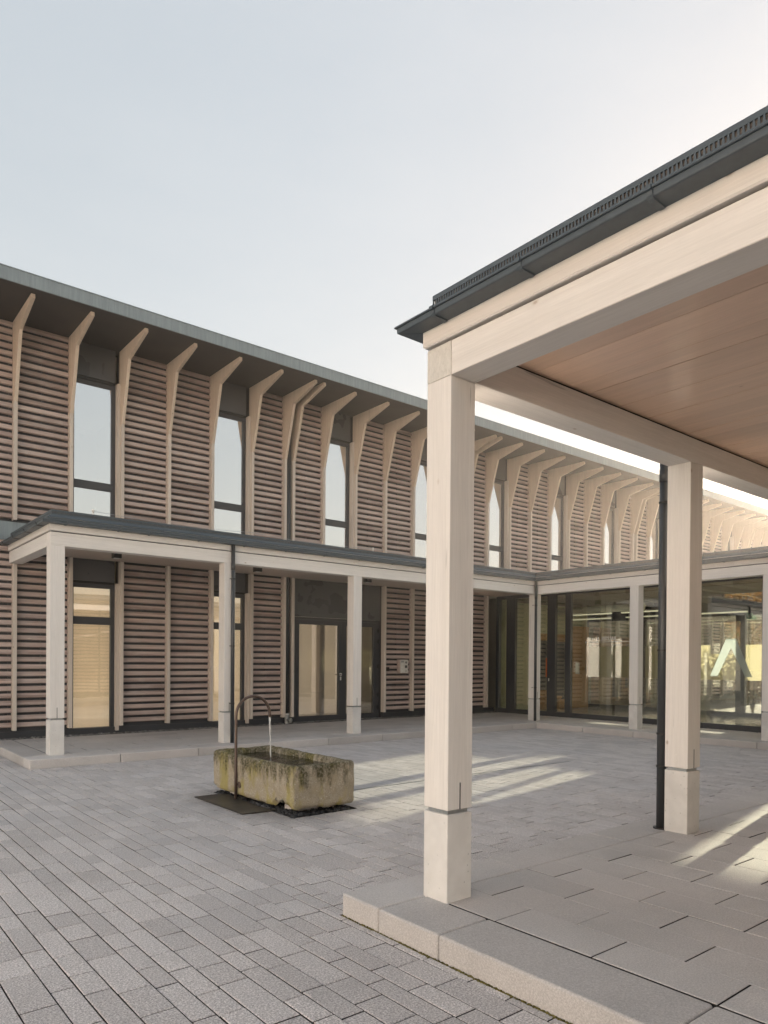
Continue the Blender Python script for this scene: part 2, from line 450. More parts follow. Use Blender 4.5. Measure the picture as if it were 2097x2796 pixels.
def clip(r):
    """the pieces of a paver left over outside kerbs, trough bed and drain"""
    out = [r]
    for hx0, hx1, hy0, hy1 in HOLES:
        nxt = []
        for x0, x1, y0, y1 in out:
            if min(x1, hx1) <= max(x0, hx0) or min(y1, hy1) <= max(y0, hy0): nxt.append((x0, x1, y0, y1)); continue
            if x0 < hx0: nxt.append((x0, hx0, y0, y1)); x0 = hx0
            if x1 > hx1: nxt.append((hx1, x1, y0, y1)); x1 = hx1
            if y0 < hy0: nxt.append((x0, x1, y0, hy0))
            if y1 > hy1: nxt.append((x0, x1, hy1, y1))
        out = nxt
    return [q for q in out if q[1] - q[0] > .012 and q[3] - q[2] > .012]


def block(mb, x0, x1, y0, y1, zt, depth=.02, ch=.004, gap=.0031, gy=.0042, rnd=0.0, tilt=(0, 0)):
    """a paving block: chamfered top, sides down to the bed"""
    a, b, c, d = x0 + gap, x1 - gap, y0 + gy, y1 - gy
    mx, my = (a + b) / 2, (c + d) / 2
    vs_ = []
    for i, z in ((0, zt - depth), (0, zt - ch), (ch, zt)):
        for X, Y in ((a + i, c + i), (b - i, c + i), (b - i, d - i), (a + i, d - i)):
            vs_.append((X, Y, z + (tilt[0] * (X - mx) + tilt[1] * (Y - my) if z > zt - depth else 0)))
    fs = [(8, 9, 10, 11)] + [(k * 4 + i, k * 4 + (i + 1) % 4, k * 4 + 4 + (i + 1) % 4, k * 4 + 4 + i) for k in (0, 1) for i in range(4)]
    mb.add(vs_, fs, rnd)


def joint_sides(me):
    """flanks take the dark joint colour so the joints read as dark lines"""
    me.materials.append(SAND)
    for p in me.polygons:
        if abs(p.normal.z) < .35: p.material_index = 1
    return me


rects = []
cyc = (.167, .118, .130); x = .766 - .415 * 14; i = 0
while x < RKX:
    w_ = cyc[i % 3]; i += 1
    y = -3.2 - random.random() * .4
    while y < 14.3:
        L = random.choice((.25, .25, .29, .33, .33, .42, .49))
        if x + w_ > -3.5:
            rects += clip((x, x + w_, y, y + L))
        y += L
    x += w_


def view_size(r):
    p = px(((r[0] + r[1]) / 2, (r[2] + r[3]) / 2, 0))
    if not p or not (-30 < p[0] < 2127 and p[1] < 2840): return 0
    return (r[1] - r[0]) * (r[3] - r[2]) / p[2] ** 3


rects.sort(key=view_size, reverse=True)
cache = {}
for n_, r in enumerate(rects[:300]):
    w_, L = round(r[1] - r[0], 4), round(r[3] - r[2], 4)
    if (w_, L) not in cache:
        mb = MB(); block(mb, -w_ / 2, w_ / 2, -L / 2, L / 2, 0); cache[(w_, L)] = joint_sides(mb.mesh('paver', PAVER))
    put('paver', cache[(w_, L)], yard, loc=((r[0] + r[1]) / 2, (r[2] + r[3]) / 2, random.uniform(-.0015, .0015)), rot=(random.uniform(-.005, .005), random.uniform(-.007, .007), random.uniform(-.003, .003)))
mb = MB()
for r in rects[300:]:
    block(mb, *r, random.uniform(-.0015, .0015), .018, rnd=random.uniform(.001, 1), tilt=(random.uniform(-.008, .008), random.uniform(-.006, .006)))
joint_sides(mb.build('pavers', PAVER, yard, kind='stuff').data)


# ------------------------------------------------------------------ raised walkways: kerb stones and slabs
def kerb(parent, x0, x1, y0, y1):
    gx = .003
    B(x0 + gx, x1 - gx, y0 + gx, y1 - gx, -.03, P + random.uniform(-.001, .001)).build('kerb_stone', KERB, parent, bevel=.016, seg=4)


def slabs(parent, x0, x1, y0, y1, along_y, row=.3175, ln=.635, start=0.0, keep=None, avoid=()):
    k = 0; u = x0 if along_y else y0; ue = x1 if along_y else y1; v0 = y0 if along_y else x0; v1 = y1 if along_y else x1
    while u < ue - .02:
        u2 = min(u + row, ue)
        v = v0 + start - (ln / 2 if k % 2 else 0) - ln
        while v < v1 - .02:
            a, b = max(v, v0), min(v + ln, v1)
            if b - a > .03:
                r = (u, u2, a, b) if along_y else (a, b, u, u2)
                if keep is None or keep(*r):
                    for h in avoid:
                        ox = min(r[1], h[1]) - max(r[0], h[0]); oy = min(r[3], h[3]) - max(r[2], h[2])
                        if ox > 0 and oy > 0:
                            if ox < oy: r = (h[1], r[1], r[2], r[3]) if r[1] > h[1] else (r[0], h[0], r[2], r[3])
                            else: r = (r[0], r[1], h[3], r[3]) if r[3] > h[3] else (r[0], r[1], r[2], h[2])
                    if r[1] - r[0] > .02 and r[3] - r[2] > .02:
                        key = (along_y, round(r[1] - r[0], 3), round(r[3] - r[2], 3))
                        if key not in cache:
                            m_ = MB(); block(m_, -key[1] / 2, key[1] / 2, -key[2] / 2, key[2] / 2, 0, .02, .003, *((.0016, .0042) if along_y else (.0042, .0016))); cache[key] = joint_sides(m_.mesh('paving_slab', SLAB))
                        put('paving_slab', cache[key], parent, loc=((r[0] + r[1]) / 2, (r[2] + r[3]) / 2, P + random.uniform(-.0015, .0012)), rot=(random.uniform(-.003, .003), random.uniform(-.003, .003), 0))
            v += ln
        u = u2; k += 1


KW = .402
near_walk = B(NKX + .02, 13.6, -14.4, NKY - .02, -.03, P - .014).build('walkway_pavement', SAND, kind='structure')
kerb(near_walk, NKX, 3.985, 3.30, NKY)
xk = 3.985
while xk < 13.4:
    kerb(near_walk, xk, min(xk + 1.3, 13.62), 3.30, NKY); xk += 1.3
kerb(near_walk, NKX, NKX + KW, 2.786, 3.30)
yk = 2.786
while yk > -12.4:
    kerb(near_walk, NKX, NKX + KW, yk - 1.311, yk); yk -= 1.311
slabs(near_walk, 3.0585, 12.6, -6.0, 3.30, True, start=(6.0 + 2.735) % .635 + .635, keep=lambda a, b, c, d: (a < 5.8 and (c > -3 or a < 4.4)) or c > .2)

far_walk = B(LKX + .02, RKX + 2.0, LKY + .02, 14.6, -.03, P - .014).build('walkway_pavement', SAND, kind='structure')
kerb(far_walk, LKX, 3.895, LKY, LKY + KW)
for a, b in ((3.895, 5.19), (5.19, 6.58), (6.58, 7.84), (7.84, 9.16), (9.16, 10.46), (10.46, 11.76), (11.76, 13.17), (13.17, RKX)):
    kerb(far_walk, a, b, LKY, LKY + KW)
for a, b in ((LKY + KW, 13.2), (13.2, 14.32)): kerb(far_walk, LKX, LKX + KW, a, b)
slabs(far_walk, LKX + KW, RKX + 2.0, LKY + KW, 14.26, False, start=.3)
hall_walk = B(RKX + .02, HX - .05, -2.6, LKY + .02, -.03, P - .014).build('walkway_pavement', SAND, kind='structure')
yk = LKY + KW
for ln in (KW + .02 + 1.305, 1.3, 1.3, 1.3, 1.3, 1.3, 1.3, 1.3, 1.3, 1.3):
    kerb(hall_walk, RKX, RKX + KW, yk - ln, yk) if yk - ln > -2.6 else None
    yk -= ln
slabs(hall_walk, RKX + KW, HX - .06, -2.4, LKY + KW, True, start=.2)


# pebble strips
def pebbles(mb, n, fx, r0, r1):
    t = (1 + 5 ** .5) / 2
    iv = [(-1, t, 0), (1, t, 0), (-1, -t, 0), (1, -t, 0), (0, -1, t), (0, 1, t), (0, -1, -t), (0, 1, -t), (t, 0, -1), (t, 0, 1), (-t, 0, -1), (-t, 0, 1)]
    fi = [(0, 11, 5), (0, 5, 1), (0, 1, 7), (0, 7, 10), (0, 10, 11), (1, 5, 9), (5, 11, 4), (11, 10, 2), (10, 7, 6), (7, 1, 8), (3, 9, 4), (3, 4, 2), (3, 2, 6), (3, 6, 8), (3, 8, 9), (4, 9, 5), (2, 4, 11), (6, 2, 10), (8, 6, 7), (9, 8, 1)]
    for _ in range(n):
        p = fx(); s_ = random.uniform(r0, r1) / 1.9; a = random.uniform(0, 6.3); q = random.uniform(.7, 1.3)
        ca, sa = math.cos(a), math.sin(a)
        mb.add([(p[0] + (ca * vx * q - sa * vy) * s_ * random.uniform(.85, 1.15), p[1] + (sa * vx * q + ca * vy) * s_, p[2] + vz * s_ * .75) for vx, vy, vz in iv], fi, random.uniform(.01, 1))


mb = MB(); pebbles(mb, 2600, lambda: (random.uniform(2.2, 16.0), random.uniform(14.27, 14.5), P + random.uniform(-.012, .008)), .012, .028)
pebbles(mb, 700, lambda: (random.uniform(15.93, 16.05), random.uniform(5.5, 14.2), P + random.uniform(-.02, .0)), .010, .02)
mb.build('gravel', PEBBLE, kind='stuff', label='narrow strip of grey pebbles along the foot of the slatted wall', cat='gravel')

# slot drain in the yard
dr = thing('drain_channel', (7.4, 7.14, 0), 'narrow dark metal slot drain set into the courtyard paving', 'drain')
B(4.955, 9.765, 7.128, 7.136, -.04, .001).build('rail', GALV, dr); B(4.955, 9.765, 7.144, 7.152, -.04, .001).build('rail', GALV, dr)
B(4.955, 9.765, 7.136, 7.144, -.04, -.02).build('slot_base', BLACK, dr)


# ------------------------------------------------------------------ canopies
def edge_fn(kind, pos):
    """maps (outward offset, z, along) to a point for a canopy edge"""
    return {'-X': lambda o, z, t: (pos - o, t, z), '+Y': lambda o, z, t: (t, pos + o, z), '-Y': lambda o, z, t: (t, pos - o, z)}[kind]


GUT = [(.022, 3.655), (.128, 3.655), (.135, 3.658), (.137, 3.663), (.138, 3.688), (.148, 3.689), (.151, 3.694), (.148, 3.700), (.133, 3.699), (.126, 3.682), (.116, 3.672), (.040, 3.672), (.040, 3.748), (.022, 3.748)]
FAS = [(-.03, 3.557), (.012, 3.557), (.020, 3.565), (.020, 3.760), (-.03, 3.760)]
FLASH = [(.004, 3.7605), (.045, 3.752), (.045, 3.757), (-.020, 3.812), (-.06, 3.812), (-.06, 3.7605)]


def edge(parent, kind, pos, t0, t1, m0, m1, wax, brackets, detail=True):
    fn = edge_fn(kind, pos)
    sw = lambda poly, e0=0, e1=0: MB().prism(poly, fn, lambda o: t0 - m0 * o + e0, lambda o: t1 + m1 * o + e1)
    sw(FAS).build('fascia_board', W[wax], parent)
    gt = sw(GUT, .002, -.002).build('gutter', GUTTER, parent)
    sw(FLASH, .001, -.001).build('flashing', GUTTER, parent)
    for t in brackets:
        b = MB(); poly = [(.030, 3.646), (.114, 3.646), (.132, 3.650), (.143, 3.662), (.146, 3.680), (.158, 3.682), (.158, 3.702), (.128, 3.702), (.128, 3.68), (.112, 3.657), (.030, 3.657)]
        b.prism(poly, fn, t - .014, t + .014)
        bo = b.build('bracket', GUTTER, gt)
    # perforated gravel stop: rails and bars
    o0, o1 = -.024, -.020
    s = MB(); s.prism([(o0, 3.812), (o1, 3.812), (o1, 3.826), (o0, 3.826)], fn, lambda o: t0 - m0 * o, lambda o: t1 + m1 * o)
    s.prism([(o0, 3.856), (o1, 3.856), (o1, 3.884), (o0, 3.884)], fn, lambda o: t0 - m0 * o, lambda o: t1 + m1 * o)
    a, b = t0 - m0 * o1, t1 + m1 * o1; stp = .021; n = int((b - a) / stp)
    for i in range(n):
        t = a + i * stp
        q = [fn(o, z, tt) for o, z, tt in ((o1, 3.826, t), (o1, 3.826, t + .0135), (o1, 3.856, t + .0105), (o1, 3.856, t + .003), (o0, 3.826, t), (o0, 3.826, t + .0135), (o0, 3.856, t + .0105), (o0, 3.856, t + .003))]
        s.add(q, [(0, 1, 2, 3), (7, 6, 5, 4), (0, 3, 7, 4), (1, 5, 6, 2)])
    s.build('gravel_stop', GUTTER, parent)


def post(parent, x0, y0, slot_face=None):
    x1, y1 = x0 + PW, y0 + PW
    p = B(x0, x1, y0, y1, ZP + .026, ZB - .001).build('post', W[2], parent, bevel=.003)
    B(x0 - .0005, x1 + .0005, y0 - .0005, y1 + .0005, P - .03, ZP).build('concrete_base', BASE, p, bevel=.004)
    B(x0 + .02, x1 - .02, y0 + .02, y1 - .02, ZP, ZP + .026).build('steel_plate', GALV, p)
    cx = x0 + PW * .5
    B(cx - .004, cx + .004, y0 - .0015, y0 + .02, ZP + .027, ZP + .19).build('slot', BLACK, p)
    cy_ = y0 + PW * .5
    for z in (ZP + .09, ZP + .14):
        MB().tube([(x0 - .001, cy_ + .0, z), (x0 + .01, cy_, z)], .006, 10).build('dowel', W[1], p)
    return p


def downpipe(parent, x, y, r, z0, z1, clamps, towards):
    d = MB().tube([(x, y, z0), (x, y, z1)], r, 18).build('downpipe', PIPE, parent, smooth=True)
    s = MB().tube([(x, y, z1 - .45), (x, y, z1 - .33)], r + .003, 18).build('sleeve', PIPE, d, smooth=True)
    for z in clamps:
        c = MB(); c.tube([(x, y, z - .008), (x, y, z + .008)], r + .006, 18)
        ux, uy = towards; c.tube([(x - uy * (r + .004), y + ux * (r + .004), z), (x - uy * (r + .03), y + ux * (r + .03), z)], .006, 8)
        c.tube([(x, y, z), (x + ux * (r + .05), y + uy * (r + .05), z)], .005, 8)
        c.build('clamp', BLACK, d)
    return d


# foreground canopy
nc = thing('timber_canopy', (AX + PW / 2, AY + PW / 2, P), 'pale timber canopy with boarded ceiling and zinc gutter over the sunlit slab walkway', 'canopy')
for k, xx in enumerate((AX, 5.907, 8.772, 11.637)):
    post(nc, xx, AY)
for yy in (.246, -2.62, -5.485, -8.35, -11.2): post(nc, AX, yy)
B(AX + .0025, XD - .02, AY, AY + PW, ZB, ZG).build('beam', W[0], nc, bevel=.004)
B(AX, AX + PW, -14.0, AY - .001, ZB, ZG).build('beam', W[1], nc, bevel=.004)
# end grain of the long beam at the corner
END = NT('end_grain')
_f = END.noise(END.pos((1, 1.4, .7)), 38, 4, .7, 1.2)
END.set(END.ramp(_f, [(.3, (.55, .53, .48)), (.5, (.66, .635, .585)), (.72, (.72, .69, .64))]), .75); END.bump(_f, .2, .003)
B(AX - .0005, AX + .003, AY + .0015, AY + PW - .0015, ZB + .002, ZG - .001).build('beam_end', END.m, nc)
B(AX + .03, XD - .05, AY + .03, AY + PW - .03, ZG, ZG + .018).build('shadow_joint', SOFFIT, nc)
B(AX + .03, AX + PW - .03, -14.0, AY + .03 - .001, ZG, ZG + .018).build('shadow_joint', SOFFIT, nc)
edge(nc, '-X', AX, -14.0, AY + PW, 0, 1, 1, [3.128, 2.47, 1.73, .98, .23, -.52, -1.3])
edge(nc, '+Y', AY + PW, AX, 14.15, 1, 0, 0, [3.2 + .86 * i for i in range(12)])
xb = AX + PW - .02; i = 0
while xb < 13.9:
    B(xb + .002, min(xb + .200, 13.98) - .002, -14.0, AY + .01, 3.553 + random.uniform(0, .003), 3.60).build('ceiling_board', CEIL[1], nc); xb += .2
B(AX + .03, 14.1, -14.0, AY + PW - .03, 3.605, 3.808).build('roof_deck', SOFFIT, nc)
B(AX + .030, 14.1, -14.0, AY + PW - .030, 3.81, 3.868).build('roof_substrate', ROOFSTONE, nc, kind='stuff')
downpipe(nc, 5.945, AY + PW + .052, .040, P - .01, 3.66, (3.03, 1.72, .98, .69), (0, -1))
MB().tube([(5.945, AY + PW + .052, P - .01), (5.945, AY + PW + .052, P + .012)], .066, 20).build('collar', BLACK, nc)

# far canopy: along the long building and round in front of the hall
fc = thing('timber_canopy', (CX + PW / 2, CYY + PW / 2, P), 'pale timber canopy running along the slatted building and round to the glazed hall', 'canopy')
for xx in (CX, 5.830, 8.685, 11.55, XD): post(fc, xx, CYY)
for yy in (8.775, 5.913, 3.05): post(fc, XD, yy)
B(CX, XD + PW, CYY, CYY + PW, ZB, ZG).build('beam', W[0], fc, bevel=.004)
B(CX, CX + PW, CYY + PW + .001, 14.40, ZB, ZG).build('beam', W[1], fc, bevel=.004)
B(XD, XD + PW, 3.35, CYY - .001, ZB, ZG).build('beam', W[1], fc, bevel=.004)
B(CX + .03, XD + PW - .03, CYY + .03, CYY + PW - .03, ZG, ZG + .018).build('shadow_joint', SOFFIT, fc)
B(CX + .03, CX + PW - .03, CYY + PW - .03, 14.40, ZG, ZG + .018).build('shadow_joint', SOFFIT, fc)
B(XD + .03, XD + PW - .03, 3.35, CYY + .03, ZG, ZG + .018).build('shadow_joint', SOFFIT, fc)
edge(fc, '-Y', CYY, CX, XD, 1, -1, 0, [3.149, 3.95, 4.45, 5.32, 6.19, 7.06, 7.93, 8.79, 9.66, 10.53, 11.4, 12.27, 13.14, 14.0])
edge(fc, '-X', CX, CYY, 14.40, 1, 0, 1, [])
edge(fc, '-X', XD, 3.5, CYY, 0, -1, 1, [11.2, 10.33, 9.46, 8.6, 7.73, 6.86, 6.0, 5.1, 4.2])
# the end of the far canopy carries its own gutter brackets
for t in (11.895, 12.664, 13.45, 14.255):
    MB().prism([(.030, 3.646), (.114, 3.646), (.132, 3.650), (.143, 3.662), (.146, 3.680), (.158, 3.682), (.158, 3.702), (.128, 3.702), (.128, 3.68), (.112, 3.657), (.030, 3.657)], edge_fn('-X', CX), t - .010, t + .010).build('bracket', PIPE, fc)
for x0 in [CX + .19 + 2.865 * k for k in range(4)]:
    B(x0, x0 + 2.862, CYY + PW - .01, 14.42, 3.553, 3.60).build('ceiling_panel', CEIL[0], fc)
B(XD + .12, HX - .06, -2.4, 14.42, 3.5535, 3.60).build('ceiling_panel', CEIL[1], fc)
B(CX + .03, HX - .08, CYY + .03, 14.42, 3.605, 3.808).build('roof_deck', SOFFIT, fc)
B(XD + .03, HX - .08, 3.4, CYY + .029, 3.605, 3.808).build('roof_deck', SOFFIT, fc)
B(CX + .030, HX - .09, CYY + .030, 14.42, 3.81, 3.868).build('roof_substrate', ROOFSTONE, fc, kind='stuff')
B(XD + .030, HX - .09, 3.4, CYY + .029, 3.81, 3.868).build('roof_substrate', ROOFSTONE, fc, kind='stuff')
downpipe(fc, 5.968, CYY - .058, .034, P - .01, 3.66, (3.05, 1.86, .84), (0, 1))
downpipe(fc, XD - .055, CYY - .055, .034, P - .01, 3.66, (3.05, .98), (1, 1))

# black ceiling lamps under the far canopy
for k, xx in enumerate((4.42, 7.28, 10.14, 13.0)):
    l_ = thing('ceiling_lamp', (xx, 13.06, 3.42), 'small black cube lamp on the underside of the far timber canopy', 'lamp', 'ceiling lamps under the far canopy')
    B(xx - .07, xx + .07, 12.99, 13.13, 3.425, 3.5525).build('housing', BLACK, l_, bevel=.004)
    B(xx - .05, xx + .05, 13.01, 13.11, 3.420, 3.426).build('diffuser', WHITE, l_)

# ------------------------------------------------------------------ the long slatted building
mbld = thing('slatted_building', ((MX0 + MX1) / 2, 14.6, 0), 'long two-storey building clad in brown horizontal timber slats with pale fins under the eaves', 'building')
NB = mbld
KMAX = 35
fin_x = lambda k: F0 + MOD * k
DOUBLE = (6, 12, 21, 30)
is_win = lambda k: k % 3 == 1 and k > 0
FT = .064

# walls behind the slats (openings left for windows and the door)
low_open = {1: 'w', 4: 'w', 6: 'd', 7: 'd', 8: 'd'}
for st, (z0, z1) in (('low', (.14, 3.86)), ('up', (3.86, 7.75))):
    for k in range(-1, KMAX):
        if st == 'up' and is_win(k): continue
        if st == 'low' and (k in low_open or (13 <= k <= 17)): continue
        a, b = fin_x(k), fin_x(k + 1)
        B(a + .0, b - .001, 14.525, 14.75, z0, z1 - .001).build('wall_panel', ANTH, mbld)
B(MX0, MX1, 14.47, 14.76, .02, .26).build('plinth_band', ANTH, mbld) if False else None
B(MX0 + .01, 9.06, 14.50, 14.76, .02, .262).build('plinth_band', ANTH, mbld)
B(11.80, HX - .03, 14.50, 14.76, .02, .262).build('plinth_band', ANTH, mbld)
# band between the storeys
B(MX0 + .005, MX1, 14.44, 14.76, 3.765, 4.10).build('storey_band', ZINC, mbld)
# inner shell
B(MX0 + .1, MX1 - .1, 19.0, 19.2, .05, 7.7).build('inner_wall', INWALL, mbld)
B(MX0 + .1, MX1 - .1, 14.77, 19.0, .05, .14).build('inner_floor', INFLOOR, mbld)
B(MX0 + .1, MX1 - .1, 14.77, 19.0, 3.62, 3.95).build('storey_slab', INWALL, mbld)
B(MX0 + .1, MX1 - .1, 14.77, 19.0, 7.45, 7.74).build('upper_ceiling', INWALL, mbld)
B(MX0, MX0 + .099, 14.77, 24.0, .02, 7.74).build('gable_wall', ANTH, mbld)
B(MX1 - .099, MX1, 14.77, 24.0, .02, 7.74).build('gable_wall', ANTH, mbld)
B(MX0 + .1, MX1 - .1, 23.8, 24.0, .02, 7.74).build('rear_wall', ANTH, mbld)
for xx in (8.78, 11.95, 17, 22, 27): B(xx, xx + .12, 14.77, 18.99, .15, 3.61).build('partition', INWALL, mbld)
for xx in (5.9, 8.85, 12, 17, 22, 27): B(xx, xx + .12, 14.77, 18.99, 3.96, 7.44).build('partition', INWALL, mbld)

# roof
rf = B(MX0 - 1.1, MX1 + .6, 12.93, 24.6, ZS, 7.93).build('roof', SOFFIT, mbld)
fx = MX0 - 1.1
xs = [MX0 - 1.1] + [1.44 + 4.28 * k for k in range(9)] + [MX1 + .6]
for a, b in zip(xs[:-1], xs[1:]):
    B(a + .0015, b - .0015, 12.90, 12.929, ZS - .012, 7.945).build('fascia_sheet', ZINC, rf)
    B(a + .001, b - .001, 12.892, 12.94, 7.946, 7.962).build('fascia_cap', ZINC, rf)

# fins: strip below, tapered bracket above
fins = []
for k in range(-1, KMAX):
    xc = fin_x(k)
    fins += [xc - .1145, xc + .1145] if k in DOUBLE else [xc]
BR = [(YF, 6.28), (14.0, 7.455), (13.118, 7.672), (13.128, ZS - .001), (14.50, ZS - .001), (14.50, 6.28)]
br_me = MB().prism(BR, lambda u, w_, t: (t, u, w_), -FT / 2, FT / 2).mesh('fin', FIN, bevel=.004)
st_me = MB().box(-FT / 2, FT / 2, YF + .006, 14.50, 4.13, 6.279).mesh('fin_strip', STRIP, bevel=.003)
lw_me = MB().box(-FT / 2, FT / 2, YF + .006, 14.50, .29, 3.55).mesh('fin_strip', STRIP, bevel=.003)
lw_end = MB().box(-FT / 2, FT / 2, YF + .006, 14.50, .29, 3.76).mesh('fin_strip', STRIP, bevel=.003)
for xc in fins:
    b = put('fin', br_me, mbld, loc=(xc, 0, 0)); put('fin_strip', st_me, b, loc=(xc, 0, 0))
for xc in fins:
    k = round((xc - F0) / MOD)
    if k in (7, 8) or xc > HX + .1 and xc < HR: continue
    put('fin_strip', lw_end if k < 0 else lw_me, mbld, loc=(xc, 0, 0))

# slats
SP = [(14.488, .045), (14.468, .045), (YN + .008, -.026), (YN + .010, -.031), (14.464, -.043), (14.488, -.043)]
PITCH_S = .134
s_me = {}


def slat_mesh(L):
    L = round(L, 3)
    if L not in s_me:
        s_me[L] = MB().prism(SP, lambda u, w_, t: (t, u, w_), -L / 2, L / 2).mesh('slat', SLAT)
    return s_me[L]


NEAR_UP = (0, 2, 3, 5, 6, 8, 9)
NEAR_LOW = (0, 2, 3, 5)
rest = MB(); bat = MB(); count = 0


def panel(a, b, z0, z1, near):
    global count
    nrow = int((z1 - z0) / PITCH_S + .5)
    for i in range(nrow):
        z = z0 + PITCH_S * (i + .5); L = b - a - .004
        if near:
            put('slat', slat_mesh(L), mbld, loc=((a + b) / 2, random.uniform(-.002, .002), z + random.uniform(-.0012, .0012)), rot=(random.uniform(-.012, .012) * 0, random.uniform(-.0012, .0012), 0)); count += 1
        else:
            dz = random.uniform(-.0015, .0015)
            rest.prism(SP, lambda u, w_, t: (t, u, z + w_ + dz), a + .002, b - .002)
    for xx in ((a + b) / 2, a + .035, b - .035):
        B(xx - .022, xx + .022, 14.4885, 14.524, z0, z1).build('batten', ANTH, mbld)


for k in range(-1, KMAX):
    a, b = fin_x(k), fin_x(k + 1)
    if k in DOUBLE: a += .1145
    if k + 1 in DOUBLE: b -= .1145
    a += FT / 2; b -= FT / 2
    if not is_win(k): panel(a, b, 4.14, 7.73, k in NEAR_UP)
    if k not in low_open and not (13 <= k <= 17):
        panel(a, b, .32, 3.53 if k >= 0 else 3.74, k in NEAR_LOW)
rest.build('slats', SLAT, mbld, kind='stuff')


def window(xa, xb, z0, z1, tr, gm, glow_blind=None, head=None):
    """dark framed window with a transom between two fins"""
    w_ = MB()
    y0, y1 = YG - .035, YG + .035
    w_.box(xa, xa + .055, y0, y1, z0, z1); w_.box(xb - .075, xb, y0, y1, z0, z1)
    w_.box(xa + .055, xb - .075, y0, y1, z1 - .075, z1); w_.box(xa + .055, xb - .075, y0, y1, z0, z0 + .07)
    w_.box(xa + .055, xb - .075, y0 - .004, y1, tr[0], tr[1])
    o = w_.build('window', ANTH, mbld)
    for a, b in ((z0 + .07, tr[0]), (tr[1], z1 - .075)):
        B(xa + .055, xb - .075, YG - .006, YG + .006, a, b).build('pane', gm, o)
    if head: B(xa - .02, xb - .012, YG - .075, YG - .03, z1 + .055, head).build('head_panel', PANEL, o)
    B(xa - .02, xb - .012, YG - .055, YG + .03, z1 + .001, z1 + .054).build('blind_box', BLACK, o)
    B(xb + .001, xb + .055, YF + .07, YG + .03, z0, z1 + .03).build('reveal_board', STRIP, o)
    if glow_blind: B(xa + .03, xb - .03, YG + .10, YG + .108, z0, z1).build('glow_blind', glow_blind, o)
    return o


for k in range(0, KMAX):
    if not is_win(k): continue
    a, b = fin_x(k) + FT / 2 + .01, fin_x(k + 1) - FT / 2 - .056
    window(a, b, 4.20, 7.05, (4.945, 5.095), GL_UP, None, ZS - .002)
    if low_open.get(k) == 'w':
        window(a, b, .19, 3.085, (2.29, 2.44), GL_LOW, GLOW_BLIND, 3.56)

# glazed double door with a dark panel above
dx0, dx1 = 9.07, 11.70
door = B(dx0, dx1, 14.52, 14.56, 2.665, 3.56).build('door_panel', PANEL, mbld)
fr = MB(); fr.box(dx0, dx0 + .06, 14.54, 14.64, .15, 2.66); fr.box(dx1 - .07, dx1, 14.54, 14.64, .15, 2.66); fr.box(dx0 + .06, dx1 - .07, 14.54, 14.64, 2.60, 2.66)
fr.build('door_frame', ANTH, mbld)
B(dx0, dx1, 14.47, 14.66, .08, .148).build('threshold', GALV, mbld)


def leaf(parent, a, b, z0, z1, st, y, gm):
    d = MB(); d.box(a, a + st, y - .035, y + .035, z0, z1); d.box(b - st, b, y - .035, y + .035, z0, z1)
    d.box(a + st, b - st, y - .035, y + .035, z1 - .11, z1); d.box(a + st, b - st, y - .035, y + .035, z0, z0 + .125)
    o = d.build('door', ANTH, parent)
    B(a + st, b - st, y - .006, y + .006, z0 + .125, z1 - .11).build('pane', gm, o)
    return o


d1 = leaf(mbld, 9.135, 10.50, .152, 2.597, .105, 14.575, GL_LOW)
d2 = leaf(mbld, 10.506, 11.625, .152, 2.597, .125, 14.576, GL_LOW)
hd = MB(); hd.tube([(10.45, 14.54, 1.27), (10.45, 14.50, 1.27)], .012, 10); hd.tube([(10.45, 14.495, 1.27), (10.27, 14.495, 1.27)], .009, 10); hd.build('handle', BLACK, d1)
es = MB(); es.tube([(10.455, 14.541, 1.275), (10.455, 14.525, 1.275)], .036, 16); es.box(10.438, 10.472, 14.527, 14.541, 1.13, 1.22); es.build('lock_plate', STEEL, d1)
for z in (.42, .75, 1.48, 2.12, 2.40):
    h = MB(); h.tube([(11.64, 14.52, z - .06), (11.64, 14.52, z + .06)], .012, 10); h.box(11.615, 11.665, 14.525, 14.54, z - .035, z + .035); h.build('hinge', BLACK, d2)
# pale column and an added glowing screen inside the doorway
GLOW_SCREEN = metal('warm_glow_screen', (.76, .70, .60), .85, 0, .02, 2, .1)
GLOW_SCREEN.node_tree.nodes['Principled BSDF'].inputs['Emission Color'].default_value = (1.0, .80, .55, 1)
GLOW_SCREEN.node_tree.nodes['Principled BSDF'].inputs['Emission Strength'].default_value = .05  # glow stands in for the beige reflection in the door glass
B(8.95, 11.9, 16.6, 16.7, .145, 3.6).build('glow_screen', GLOW_SCREEN, mbld)
for xx in (10.95,): B(xx, xx + .16, 16.2, 16.36, .15, 3.6).build('inner_column', W[2], mbld)

# downpipes of the long building, between double fins
for k in (6, 12):
    xc = fin_x(k)
    d = MB().tube([(xc, 14.43, P + .24 if k == 6 else 3.9), (xc, 14.43, ZS - .002)], .052, 18).build('downpipe', PIPE, mbld, smooth=True)
    B(xc - .082, xc + .082, 14.505, 14.524, .27, ZS - .003).build('backing_sheet', ANTH, mbld)
    for z in (4.4, 6.9): MB().tube([(xc, 14.43, z - .012), (xc, 14.43, z + .012)], .058, 18).build('clamp', BLACK, d)
    if k == 6:
        e = MB(); e.tube([(xc, 14.43, P - .01), (xc, 14.43, P + .24)], .058, 18); e.tube([(xc, 14.43, P + .08), (xc + .03, 14.33, P + .08)], .05, 18); e.build('standpipe', GALV, d, smooth=False)
        MB().tube([(xc, 14.43, P + .205), (xc, 14.43, P + .24)], .063, 18).build('collar', STEEL, d)
        MB().tube([(xc + .031, 14.331, P + .08), (xc + .036, 14.315, P + .08)], .056, 18).build('inspection_cap', GALV, d)

